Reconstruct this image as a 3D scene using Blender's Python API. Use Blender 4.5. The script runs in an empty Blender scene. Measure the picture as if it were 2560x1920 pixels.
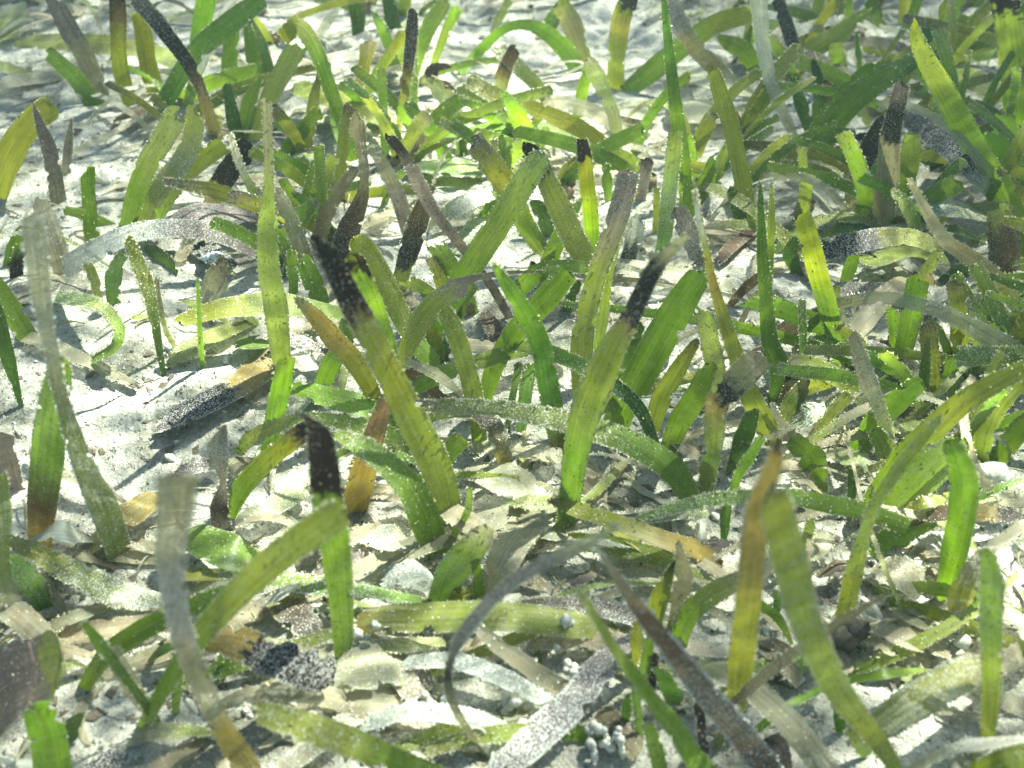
import bpy, bmesh, math, random
import numpy as np
from mathutils import Vector

# ------------------------------------------------------------------ camera, sky, sun, exposure
S = bpy.context.scene
COL = S.collection
cam_d = bpy.data.cameras.new("camera"); cam = bpy.data.objects.new("camera", cam_d); COL.objects.link(cam)
cam.location = (0, 0, 0.315); cam.rotation_euler = (math.radians(90 - 41.0), 0, 0)
cam_d.sensor_width = 36; cam_d.angle = math.radians(50.0)
cam_d.clip_start = 0.01; cam_d.clip_end = 200
cam_d.dof.use_dof = True; cam_d.dof.focus_distance = 0.47; cam_d.dof.aperture_fstop = 12.0
S.camera = cam
SUN_DIR = Vector((0.52, 0.42, 0.95)).normalized()
el = math.asin(SUN_DIR.z); az = math.atan2(SUN_DIR.x, SUN_DIR.y)
W = bpy.data.worlds.new("World"); S.world = W; W.use_nodes = True
nt = W.node_tree; bg = nt.nodes["Background"]
sky = nt.nodes.new("ShaderNodeTexSky"); sky.sky_type = 'NISHITA'; sky.sun_disc = False
sky.sun_elevation = el; sky.sun_rotation = az
nt.links.new(sky.outputs[0], bg.inputs[0]); bg.inputs[1].default_value = 0.12
sl = bpy.data.lights.new("sun", 'SUN'); sl.energy = 5.0; sl.angle = math.radians(0.4); sl.color = (1, 0.965, 0.88)
sun = bpy.data.objects.new("sun", sl); COL.objects.link(sun)
sun.rotation_euler = SUN_DIR.to_track_quat('Z', 'Y').to_euler()
S.view_settings.view_transform = 'Standard'; S.view_settings.look = 'None'
S.view_settings.exposure = 1.1; S.view_settings.gamma = 1
S.render.engine = 'CYCLES'
S.cycles.max_bounces = 7; S.cycles.transparent_max_bounces = 16

HAZE = 0.085
rnd = random.Random(3)
rng = np.random.default_rng(5)

# ------------------------------------------------------------------ helpers
class NT:
    """tiny wrapper for building node trees"""
    def __init__(s, name):
        s.m = bpy.data.materials.new(name); s.m.use_nodes = True
        s.t = s.m.node_tree; s.t.nodes.clear()
    def n(s, typ, ins=None, **kw):
        x = s.t.nodes.new(typ)
        for k, v in kw.items(): setattr(x, k, v)
        for k, v in (ins or {}).items():
            if isinstance(v, bpy.types.NodeSocket): s.t.links.new(v, x.inputs[k])
            else: x.inputs[k].default_value = v
        return x
    def math(s, op, a, b=0.0, c=None, clamp=False):
        x = s.n('ShaderNodeMath', {0: a, 1: b}, operation=op, use_clamp=clamp)
        if c is not None: 
            if isinstance(c, bpy.types.NodeSocket): s.t.links.new(c, x.inputs[2])
            else: x.inputs[2].default_value = c
        return x.outputs[0]
    def mix(s, f, a, b, blend='MIX'):
        x = s.n('ShaderNodeMix', data_type='RGBA', blend_type=blend)
        for i, v in ((0, f), (6, a), (7, b)):
            if isinstance(v, bpy.types.NodeSocket): s.t.links.new(v, x.inputs[i])
            else: x.inputs[i].default_value = v
        return x.outputs[2]
    def ramp(s, f, a, b, lo=0.0, hi=1.0):
        return s.n('ShaderNodeMapRange', {0: f, 1: a, 2: b, 3: lo, 4: hi}, clamp=True).outputs[0]

def noise2(n, sx, sy, seed):
    """smooth value noise sampled on arrays sx, sy"""
    r = np.random.default_rng(seed); g = r.random((n, n))
    x = np.mod(sx, n); y = np.mod(sy, n)
    i = x.astype(int) % n; j = y.astype(int) % n; fx = x - np.floor(x); fy = y - np.floor(y)
    fx = fx * fx * (3 - 2 * fx); fy = fy * fy * (3 - 2 * fy)
    i1 = (i + 1) % n; j1 = (j + 1) % n
    return (g[i, j] * (1 - fx) + g[i1, j] * fx) * (1 - fy) + (g[i, j1] * (1 - fx) + g[i1, j1] * fx) * fy

def mesh_from(name, verts, faces, smooth=True):
    me = bpy.data.meshes.new(name)
    verts = np.asarray(verts, dtype=np.float32); faces = np.asarray(faces, dtype=np.int32)
    k = faces.shape[1]
    me.vertices.add(len(verts)); me.vertices.foreach_set('co', verts.ravel())
    me.loops.add(faces.size); me.loops.foreach_set('vertex_index', faces.ravel())
    me.polygons.add(len(faces)); me.polygons.foreach_set('loop_start', np.arange(0, faces.size, k, dtype=np.int32))
    me.polygons.foreach_set('loop_total', np.full(len(faces), k, dtype=np.int32))
    me.update(calc_edges=True); me.validate()
    me.polygons.foreach_set('use_smooth', np.full(len(me.polygons), smooth))
    return me

def tag(o, label=None, cat=None, group=None, kind=None):
    for k, v in (('label', label), ('category', cat), ('group', group), ('kind', kind)):
        if v: o[k] = v
    return o

def link(name, me, mat, parent=None):
    o = bpy.data.objects.new(name, me); COL.objects.link(o)
    if mat: me.materials.append(mat)
    if parent: o.parent = parent
    return o

# ------------------------------------------------------------------ materials
def sand_material():
    q = NT("sand"); g = q.n('ShaderNodeNewGeometry').outputs['Position']
    big = q.n('ShaderNodeTexNoise', {'Vector': g, 'Scale': 14.0, 'Detail': 4.0, 'Roughness': 0.6}).outputs[0]
    mid = q.n('ShaderNodeTexNoise', {'Vector': g, 'Scale': 90.0, 'Detail': 6.0, 'Roughness': 0.7}).outputs[0]
    fine = q.n('ShaderNodeTexNoise', {'Vector': g, 'Scale': 520.0, 'Detail': 4.0, 'Roughness': 0.75}).outputs[0]
    vor = q.n('ShaderNodeTexVoronoi', {'Vector': g, 'Scale': 900.0}).outputs['Color']
    c = q.mix(q.ramp(big, .35, .65), (.53, .52, .445, 1), (.40, .395, .335, 1))
    film = q.n('ShaderNodeTexNoise', {'Vector': g, 'Scale': 19.0, 'Detail': 5.0, 'Roughness': .62}).outputs[0]
    c = q.mix(q.ramp(film, .50, .62, 0, .72), c, (.135, .13, .09, 1))
    c = q.mix(q.ramp(mid, .42, .30), c, (.20, .20, .16, 1))
    pit = q.n('ShaderNodeTexNoise', {'Vector': g, 'Scale': 240.0, 'Detail': 3.0, 'Roughness': .6}).outputs[0]
    c = q.mix(q.ramp(pit, .335, .29, 0, .85), c, (.07, .065, .05, 1))
    c = q.mix(q.ramp(fine, .36, .30, 0, .9), c, (.055, .055, .05, 1))
    c = q.mix(q.ramp(fine, .58, .66, 0, .8), c, (.62, .61, .55, 1))
    grain = q.mix(0.3, c, q.n('ShaderNodeRGBToBW', {0: vor}).outputs[0], 'OVERLAY')
    h = q.math('ADD', q.math('ADD', q.math('MULTIPLY', mid, 0.9), q.math('MULTIPLY', fine, 0.55)), q.math('MULTIPLY', q.ramp(pit, .28, .42), .45))
    bmp = q.n('ShaderNodeBump', {'Height': h, 'Strength': 0.9, 'Distance': 0.004}).outputs[0]
    b = q.n('ShaderNodeBsdfPrincipled', {'Base Color': grain, 'Roughness': 0.9, 'Normal': bmp, 'Specular IOR Level': 0.2})
    q.n('ShaderNodeOutputMaterial', {0: b.outputs[0]})
    return q.m

def leaf_material(name, translucent, see_through, stripe, gloss, dust):
    q = NT(name)
    col = q.n('ShaderNodeAttribute', attribute_name='pigment').outputs['Color']
    epi = q.n('ShaderNodeAttribute', attribute_name='crust').outputs['Fac']
    uv = q.n('ShaderNodeUVMap').outputs[0]
    rnd_ = q.n('ShaderNodeObjectInfo').outputs['Random']
    off = q.n('ShaderNodeCombineXYZ', {0: q.math('MULTIPLY', rnd_, 137.0), 1: q.math('MULTIPLY', rnd_, 71.0), 2: rnd_}).outputs[0]
    p = q.n('ShaderNodeVectorMath', {0: uv, 1: off}, operation='ADD').outputs[0]        # millimetres along and across the leaf
    # long veins
    pv = q.n('ShaderNodeVectorMath', {0: p, 1: (1.15, 0.022, 1)}, operation='MULTIPLY').outputs[0]
    vein = q.n('ShaderNodeTexNoise', {'Vector': pv, 'Scale': 1.0, 'Detail': 3.0, 'Roughness': .6}).outputs[0]
    col = q.mix(q.ramp(vein, .35, .7, 0, stripe), col, q.mix(1.0, col, (.45, .42, .40, 1), 'MULTIPLY'))
    blot = q.n('ShaderNodeTexNoise', {'Vector': p, 'Scale': .22, 'Detail': 6.0, 'Roughness': .72}).outputs[0]
    col = q.mix(q.ramp(blot, .35, .70, 0, .55), col, q.mix(1.0, col, (1.45, 1.25, .95, 1), 'MULTIPLY'))
    # rusty dots
    dv = q.n('ShaderNodeTexVoronoi', {'Vector': p, 'Scale': .75}).outputs['Distance']
    dm = q.math('MULTIPLY', q.ramp(dv, .26, .16), q.ramp(q.n('ShaderNodeTexNoise', {'Vector': p, 'Scale': .09}).outputs[0], .52, .62))
    col = q.mix(q.math('MULTIPLY', dm, .75), col, (.07, .03, .012, 1))
    # white crust and silt, thicker on the margins
    ux = q.n('ShaderNodeSeparateXYZ', {0: q.n('ShaderNodeAttribute', attribute_name='across').outputs['Vector']}).outputs[0]
    edge = q.ramp(q.math('ABSOLUTE', ux), .76, 1.0, 0, .36)
    n1 = q.n('ShaderNodeTexNoise', {'Vector': p, 'Scale': 1.5, 'Detail': 4.0, 'Roughness': .72}).outputs[0]
    n2 = q.n('ShaderNodeTexNoise', {'Vector': p, 'Scale': .22, 'Detail': 2.0}).outputs[0]
    e = q.math('ADD', q.math('ADD', epi, edge), q.math('MULTIPLY', q.math('SUBTRACT', n2, .5), .5))
    thr = q.math('SUBTRACT', .70, q.math('MULTIPLY', e, .20))
    crust = q.math('MULTIPLY', q.ramp(q.math('SUBTRACT', n1, thr), 0.0, .035), q.ramp(lum0 if False else q.n('ShaderNodeRGBToBW', {0: col}).outputs[0], .0, .08, .55, 1.0))
    vs = q.n('ShaderNodeTexVoronoi', {'Vector': p, 'Scale': 1.1}).outputs
    sp = q.math('MULTIPLY', q.ramp(vs['Distance'], .30, .20), q.ramp(q.n('ShaderNodeSeparateColor', {0: vs['Color']}).outputs[0], q.math('SUBTRACT', .99, q.math('MULTIPLY', e, .62)), 1.0, 0, 3.0))
    crust = q.math('MAXIMUM', crust, q.math('MINIMUM', sp, 1.0))
    lum0 = q.n('ShaderNodeRGBToBW', {0: col}).outputs[0]
    silt = q.math('MULTIPLY', q.math('MULTIPLY', q.math('MAXIMUM', e, 0.0), .08), q.ramp(lum0, .01, .10), clamp=True)
    col = q.mix(silt, col, (.42, .43, .38, 1))
    dn = q.n('ShaderNodeTexNoise', {'Vector': p, 'Scale': .30, 'Detail': 6.0, 'Roughness': .75}).outputs[0]
    col = q.mix(q.math('MULTIPLY', q.ramp(dn, .44, .60, 0, dust), q.ramp(lum0, .02, .12)), col, (.44, .44, .39, 1))
    cw = q.mix(q.ramp(n1, .4, .8), (.50, .51, .47, 1), (.80, .80, .75, 1))
    colc = q.mix(crust, col, cw)
    h = q.math('ADD', q.math('MULTIPLY', crust, .5), q.math('MULTIPLY', vein, .35))
    bmp = q.n('ShaderNodeBump', {'Height': h, 'Strength': .55, 'Distance': .0005}).outputs[0]
    d = q.n('ShaderNodeBsdfPrincipled', {'Base Color': colc, 'Roughness': gloss, 'Normal': bmp, 'Specular IOR Level': .35}).outputs[0]
    tcol = q.mix(1.0, q.n('ShaderNodeHueSaturation', {'Saturation': 1.12, 'Value': 1.5, 'Color': col}).outputs[0], (1.0, 1.0, .75, 1), 'MULTIPLY')
    tr = q.n('ShaderNodeBsdfTranslucent', {'Color': tcol}).outputs[0]
    s1 = q.n('ShaderNodeMixShader', {0: q.math('MULTIPLY', q.math('SUBTRACT', 1.0, q.math('MULTIPLY', crust, .8)), translucent), 1: d, 2: tr}).outputs[0]
    if see_through:
        tp = q.n('ShaderNodeBsdfTransparent', {'Color': (.95, .96, .90, 1)}).outputs[0]
        lum = q.n('ShaderNodeRGBToBW', {0: col}).outputs[0]
        f = q.math('MULTIPLY', q.math('MULTIPLY', q.ramp(lum, .16, .36), see_through), q.math('SUBTRACT', 1.0, crust))
        s1 = q.n('ShaderNodeMixShader', {0: f, 1: s1, 2: tp}).outputs[0]
    q.n('ShaderNodeOutputMaterial', {0: s1})
    return q.m

M_SAND = sand_material()
M_LIVE = leaf_material("living_leaf", .42, 0.0, .75, .42, .10)
M_DEAD = leaf_material("dead_leaf", .30, .24, .9, .6, .20)

def stone_material(name, c1, c2, scale, dark=None):
    q = NT(name); g = q.n('ShaderNodeTexCoord').outputs['Object']
    n = q.n('ShaderNodeTexNoise', {'Vector': g, 'Scale': scale, 'Detail': 5.0, 'Roughness': .7}).outputs[0]
    c = q.mix(q.ramp(n, .38, .62), c1, c2)
    if dark:
        v = q.n('ShaderNodeTexVoronoi', {'Vector': g, 'Scale': dark[0]}).outputs['Distance']
        c = q.mix(q.ramp(v, dark[1] + .08, dark[1] - .04), c, dark[2])
    bmp = q.n('ShaderNodeBump', {'Height': n, 'Strength': .7, 'Distance': .0006}).outputs[0]
    b = q.n('ShaderNodeBsdfPrincipled', {'Base Color': c, 'Roughness': .8, 'Normal': bmp})
    q.n('ShaderNodeOutputMaterial', {0: b.outputs[0]})
    return q.m
M_RUBBLE = stone_material("coral_rubble", (.70, .69, .62, 1), (.42, .42, .35, 1), 400)
M_SHELL = stone_material("spotted_shell", (.62, .68, .72, 1), (.42, .50, .55, 1), 300, (620, .30, (.02, .03, .06, 1)))
M_PINK = stone_material("pink_crust", (.62, .40, .34, 1), (.66, .58, .48, 1), 260)
M_DARK = stone_material("dark_fleck", (.05, .045, .035, 1), (.16, .13, .09, 1), 300)

M_SHEATH = stone_material("fibrous_sheath", (.34, .27, .16, 1), (.20, .15, .09, 1), 350)

# ------------------------------------------------------------------ the sea floor
def ground_height(x, y):
    h = (noise2(64, x * 9 + 20, y * 9 + 20, 1) - .5) * .008
    h += (noise2(64, x * 26 + 20, y * 26 + 20, 2) - .5) * .0055
    h += (noise2(128, x * 70 + 20, y * 70 + 20, 3) - .5) * .0030
    n = noise2(256, x * 190 + 40, y * 190 + 40, 4)
    h += (n - .5) * .0013 - np.clip(n - .70, 0, 1) * .004
    return h - .0015
def axis(lo, hi, step, far):
    core = np.arange(lo, hi, step); k = np.geomspace(step * 2, far, 26)
    return np.r_[lo - k[::-1], core, hi + k]
gx = axis(-.75, .75, .0026, 25.0); gy = axis(.03, 1.45, .0026, 25.0)
X, Y = np.meshgrid(gx, gy, indexing='ij')
Z = ground_height(X, Y)
nx, ny = X.shape
idx = np.arange(nx * ny).reshape(nx, ny)
fc = np.stack([idx[:-1, :-1], idx[1:, :-1], idx[1:, 1:], idx[:-1, 1:]], -1).reshape(-1, 4)
tag(link("sand_ground", mesh_from("sand_ground", np.stack([X, Y, Z], -1).reshape(-1, 3), fc), M_SAND), kind='structure')

# ------------------------------------------------------------------ unseen water sheet overhead: caustic light bands painted into its transparent tint
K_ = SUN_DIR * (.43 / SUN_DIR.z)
LIGHT_PATCHES = [(x + K_.x, y + K_.y, r, a) for (x, y), r, a in (  # bright pools and dim patches placed by hand, painted into the sheet's tint
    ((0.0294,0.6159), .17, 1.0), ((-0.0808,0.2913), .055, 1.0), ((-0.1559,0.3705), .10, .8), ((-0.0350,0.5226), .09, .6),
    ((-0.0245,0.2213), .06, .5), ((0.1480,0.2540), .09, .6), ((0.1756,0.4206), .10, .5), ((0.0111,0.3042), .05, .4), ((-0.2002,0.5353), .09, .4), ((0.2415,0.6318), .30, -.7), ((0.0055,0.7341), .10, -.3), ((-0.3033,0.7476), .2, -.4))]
def caustic_tint_material():
    q = NT("water_caustic_tint"); g = q.n('ShaderNodeNewGeometry').outputs['Position']
    wob = q.n('ShaderNodeTexNoise', {'Vector': g, 'Scale': 7.0, 'Detail': 2.0}).outputs['Color']
    p = q.n('ShaderNodeVectorMath', {0: g, 1: q.n('ShaderNodeVectorMath', {0: wob, 1: (.11, .11, 0)}, operation='MULTIPLY').outputs[0]}, operation='ADD').outputs[0]
    p = q.n('ShaderNodeVectorMath', {0: p, 1: (1.0, 1.35, 0)}, operation='MULTIPLY').outputs[0]
    a = q.n('ShaderNodeTexVoronoi', {'Vector': p, 'Scale': 8.5}, feature='DISTANCE_TO_EDGE', voronoi_dimensions='2D').outputs['Distance']
    b = q.n('ShaderNodeTexVoronoi', {'Vector': p, 'Scale': 21.0}, feature='DISTANCE_TO_EDGE', voronoi_dimensions='2D').outputs['Distance']
    n = q.n('ShaderNodeTexNoise', {'Vector': g, 'Scale': 5.0, 'Detail': 1.0}).outputs[0]
    la = q.math('POWER', q.ramp(a, .30, 0.0), 2.2)
    lb = q.math('POWER', q.ramp(b, .26, 0.0), 2.2)
    m = q.ramp(n, .40, .66, .0, .55)
    for cx, cy, rad, amp in LIGHT_PATCHES:
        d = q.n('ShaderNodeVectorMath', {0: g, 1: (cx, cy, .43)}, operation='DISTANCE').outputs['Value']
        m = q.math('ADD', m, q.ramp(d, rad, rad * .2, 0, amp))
    la2 = q.math('POWER', q.ramp(q.n('ShaderNodeTexVoronoi', {'Vector': p, 'Scale': 46.0}, feature='DISTANCE_TO_EDGE', voronoi_dimensions='2D').outputs['Distance'], .24, 0.0), 2.0)
    v = q.math('ADD', q.math('ADD', q.math('MULTIPLY', la, 1.5), q.math('MULTIPLY', lb, 1.1)), q.math('MULTIPLY', la2, 1.1))
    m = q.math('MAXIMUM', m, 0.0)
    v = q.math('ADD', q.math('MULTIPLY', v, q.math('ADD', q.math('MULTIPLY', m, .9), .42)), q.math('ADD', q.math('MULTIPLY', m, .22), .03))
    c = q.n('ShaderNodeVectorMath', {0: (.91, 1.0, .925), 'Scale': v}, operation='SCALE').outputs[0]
    t = q.n('ShaderNodeBsdfTransparent', {'Color': c}).outputs[0]  # tint pattern stands in for refracted caustics
    gl = q.n('ShaderNodeBsdfGlossy', {'Color': (.9, 1, .97, 1), 'Roughness': .05}).outputs[0]
    q.n('ShaderNodeOutputMaterial', {0: q.n('ShaderNodeMixShader', {0: .02, 1: t, 2: gl}).outputs[0]})
    return q.m
wx = np.r_[-25, -6, np.linspace(-2, 3, 90), 6, 25]; wy = np.r_[-25, -6, np.linspace(-2, 3, 90), 6, 25]
WX, WY = np.meshgrid(wx, wy, indexing='ij'); WZ = .43 + .006 * np.sin(WX * 14 + 2 * np.sin(WY * 5)) + .005 * np.sin(WY * 17 + WX * 6)
wi = np.arange(WX.size).reshape(WX.shape)
wf = np.stack([wi[:-1, :-1], wi[1:, :-1], wi[1:, 1:], wi[:-1, 1:]], -1).reshape(-1, 4)
tag(link("water_caustic_sheet", mesh_from("water_caustic_sheet", np.stack([WX, WY, WZ], -1).reshape(-1, 3), wf), caustic_tint_material()), kind='structure')  # added above the view to pattern the sunlight

# ------------------------------------------------------------------ leaves
PAL = {'g': (.145, .250, .024), 'd': (.055, .120, .017), 'l': (.20, .36, .024), 'y': (.255, .285, .030), 'n': (.235, .295, .046),
       'o': (.30, .23, .048), 'k': (.019, .014, .015), 'b': (.095, .062, .034), 'p': (.165, .135, .14), 'c': (.41, .39, .275),
       'w': (.50, .53, .51), 't': (.255, .235, .145)}

def catmull(P, t):
    n = len(P); i = np.clip(np.floor(t).astype(int), 0, n - 2); f = (t - i)[:, None]
    p0 = P[np.maximum(i - 1, 0)]; p1 = P[i]; p2 = P[i + 1]; p3 = P[np.minimum(i + 2, n - 1)]
    return .5 * (2 * p1 + (p2 - p0) * f + (2 * p0 - 5 * p1 + 4 * p2 - p3) * f ** 2 + (3 * p1 - p0 - 3 * p2 + p3) * f ** 3)

def leaf_mesh(name, pos, wid, cols, epi, N, tip, dead, origin, flat):
    """one flat, slightly cambered and twisted blade along the spine POS (metres)"""
    n = len(pos)
    tt = np.linspace(0, n - 1, 12 * n); c = catmull(pos, tt)
    L = np.r_[0, np.cumsum(np.linalg.norm(np.diff(c, axis=0), axis=1))]
    rows = int(min(170, max(14, L[-1] / .0009)))
    s = np.linspace(0, L[-1], rows)
    # a denser last stretch for the shape of the tip
    mxw = max(wid)
    s = np.sort(np.r_[s, L[-1] - np.linspace(0, min(mxw * .55, L[-1] * .3), 9)[1:] , L[-1] - mxw * .01])
    t = np.interp(s, L, tt); c = catmull(pos, t)
    w = np.interp(t, np.arange(n), wid)
    T = np.gradient(c, axis=0); T /= np.linalg.norm(T, axis=1)[:, None] + 1e-12
    ph = rnd.uniform(0, 6.28); tw = rnd.uniform(-.35, .35) * (.5 if flat else 1)
    Nn = np.tile(N, (len(s), 1)); Nn = Nn - T * (Nn * T).sum(1)[:, None]
    bad = np.linalg.norm(Nn, axis=1) < .15
    Nn[bad] += np.array([.3, -.4, .6]); Nn = Nn - T * (Nn * T).sum(1)[:, None]
    k = np.ones(5) / 5
    Nn = np.stack([np.convolve(np.pad(Nn[:, i], 2, mode='edge'), k, 'valid') for i in range(3)], 1)
    Nn = Nn - T * (Nn * T).sum(1)[:, None]; Nn /= np.linalg.norm(Nn, axis=1)[:, None]
    B = np.cross(T, Nn)
    ang = tw * np.sin(s / max(L[-1], .02) * 3.0 + ph)
    Bt = B * np.cos(ang)[:, None] + Nn * np.sin(ang)[:, None]; Nt = np.cross(Bt, T)
    # outline
    rem = L[-1] - s; tw_ = np.interp(n - 1, np.arange(n), wid)
    if tip == 'r' and tw_ > .28 * mxw:
        hw = max(tw_, .6 * mxw) * rnd.uniform(.16, .40); a = np.clip(1 - rem / hw, 0, 1); w = np.maximum(w, .5 * tw_ + .5 * w) * np.sqrt(np.clip(1 - a ** 3.0, 0.0004, 1))
    if flat and dead:
        a = np.clip(1 - s / (mxw * .25), 0, 1); w = w * np.sqrt(np.clip(1 - a ** 3, .05, 1))
    U = np.linspace(-1, 1, 9); nu = 9
    r1 = np.random.default_rng(rnd.randrange(10 ** 6))
    jag = np.convolve(r1.normal(0, 1, len(s) + 4), np.ones(5) / 5, 'valid') * (.04 if dead else .022)
    jag2 = np.convolve(r1.normal(0, 1, len(s) + 4), np.ones(5) / 5, 'valid') * (.04 if dead else .022)
    for jj in (jag, jag2):
        jj += (np.interp(s, np.linspace(0, L[-1], 7), r1.normal(0, .035, 7)))
        for _ in range(r1.poisson(2.2 if dead else 1.3)):
            s0 = r1.random() * L[-1]; jj -= r1.uniform(.08, .42) * np.exp(-((s - s0) / r1.uniform(.0006, .0022)) ** 4)
    camber = rnd.uniform(-.06, .06); ripple = rnd.uniform(.0, .05 if dead else .02)
    fold = rnd.uniform(.2, .6) if dead else .12
    end = (np.linspace(-1, 1, nu) * r1.normal(0, .14) + r1.normal(0, .085, nu)) * mxw * (1 if tip == 'c' else .7)
    V = np.zeros((len(s), nu, 3))
    for j, u in enumerate(U):
        hw = w * .53 * (1 + (jag if u > 0 else jag2) * abs(u) ** 2)
        off = camber * w * (u * u - .4) + ripple * w * np.sin(s * 300 * fold + ph + u * 1.5)
        V[:, j] = c + Bt * (u * hw)[:, None] + Nt * off[:, None]
        if True:
            kk = np.clip(1 - rem / (mxw * .5), 0, 1); V[:, j] += T * (kk * end[j])[:, None]
    if flat: V[:, :, 2] = np.maximum(V[:, :, 2], V[:, :, 2] * .5 + .0012)
    V = V.reshape(-1, 3)
    ii = np.arange(len(s) * nu).reshape(len(s), nu)
    F = np.stack([ii[:-1, :-1], ii[:-1, 1:], ii[1:, 1:], ii[1:, :-1]], -1).reshape(-1, 4)
    # tufts of silt and fine algae stuck to the leaf, most of them along its margins
    ep = np.interp(t, np.arange(n), epi); nf = int(min(800, L[-1] / .001 * (2.4 + 8.5 * ep.mean())))
    pr = np.convolve(r1.random(len(s)), np.ones(7) / 7, 'same') ** 2 * (.15 + ep) + 1e-4
    ri = r1.choice(len(s), nf, p=pr / pr.sum()); uf = np.sign(r1.normal(0, 1, nf)) * np.where(r1.random(nf) < .62, 1 - .06 * r1.random(nf), r1.random(nf))
    ci = np.clip(((uf + 1) * 4).round().astype(int), 0, nu - 1)
    P0 = c[ri] + Bt[ri] * (uf * w[ri] * .52)[:, None] + Nt[ri] * (r1.choice([-1, 1], nf) * .00012)[:, None]
    sz = (.00016 + .00056 * r1.random(nf) ** 2.0)[:, None]
    dr = Bt[ri] * (uf * 1.2 + r1.normal(0, .5, nf))[:, None] + Nt[ri] * r1.normal(0, .6, (nf, 1)) + T[ri] * r1.normal(0, .8, (nf, 1)); dr /= np.linalg.norm(dr, axis=1)[:, None]
    d2 = np.cross(dr, r1.normal(0, 1, (nf, 3))); d2 /= np.linalg.norm(d2, axis=1)[:, None]
    Q = np.stack([P0 - d2 * sz * .6, P0 + d2 * sz * .6, P0 + dr * sz * 1.7 + d2 * sz * .4, P0 + dr * sz * 1.3 - d2 * sz * .5], 1).reshape(-1, 3)
    nv = len(V); V = np.r_[V, Q]; F = np.r_[F, nv + np.arange(4 * nf).reshape(-1, 4)]
    me = mesh_from(name, V - origin, F)
    # pigment: the border between two colours wanders across the leaf
    wob = noise2(64, np.repeat(s, nu) * 190 + ph * 9, np.tile(U, len(s)) * 4.1 + 20, rnd.randrange(10 ** 6)) - .5
    wob += .8 * (noise2(64, np.repeat(s, nu) * 700 + ph * 9, np.tile(U, len(s)) * 11 + 20, rnd.randrange(10 ** 6)) - .5)
    sv = np.clip(np.repeat(s, nu) + wob * mxw * .62, 0, L[-1]); tv = np.interp(sv, L, tt)
    cc = np.stack([np.interp(tv, np.arange(n), cols[:, i]) for i in range(3)], 1)
    var = 1 + rnd.uniform(-.14, .14); hue = np.array([1 + rnd.uniform(-.10, .10), 1, 1])
    cc = np.clip(cc * var * hue, .003, .9)
    ce = np.interp(tv, np.arange(n), epi); ux = np.tile(U, len(s))
    fz = cc[ri * nu + ci] * .25 + np.array([.66, .67, .58]) * .75 * (.6 + .6 * r1.random((nf, 1)))
    cc = np.r_[cc, np.repeat(fz, 4, axis=0)]; ce = np.r_[ce, np.zeros(4 * nf)]; ux = np.r_[ux, np.zeros(4 * nf)]
    at = me.attributes.new('pigment', 'FLOAT_COLOR', 'POINT'); at.data.foreach_set('color', np.c_[cc, np.ones(len(cc))].astype(np.float32).ravel())
    at = me.attributes.new('crust', 'FLOAT', 'POINT'); at.data.foreach_set('value', ce.astype(np.float32))
    at = me.attributes.new('across', 'FLOAT_VECTOR', 'POINT'); at.data.foreach_set('vector', np.c_[ux, np.zeros((len(cc), 2))].astype(np.float32).ravel())
    uvs = np.c_[np.tile(U, len(s)) * np.repeat(np.full(len(s), mxw * 500), nu), np.repeat(s * 1000, nu)]
    uvs = np.r_[uvs, np.zeros((4 * nf, 2))]
    ul = me.uv_layers.new(name='UVMap'); li = np.zeros(len(me.loops), dtype=np.int32); me.loops.foreach_get('vertex_index', li)
    ul.data.foreach_set('uv', uvs[li].astype(np.float32).ravel())
    return me

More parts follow.
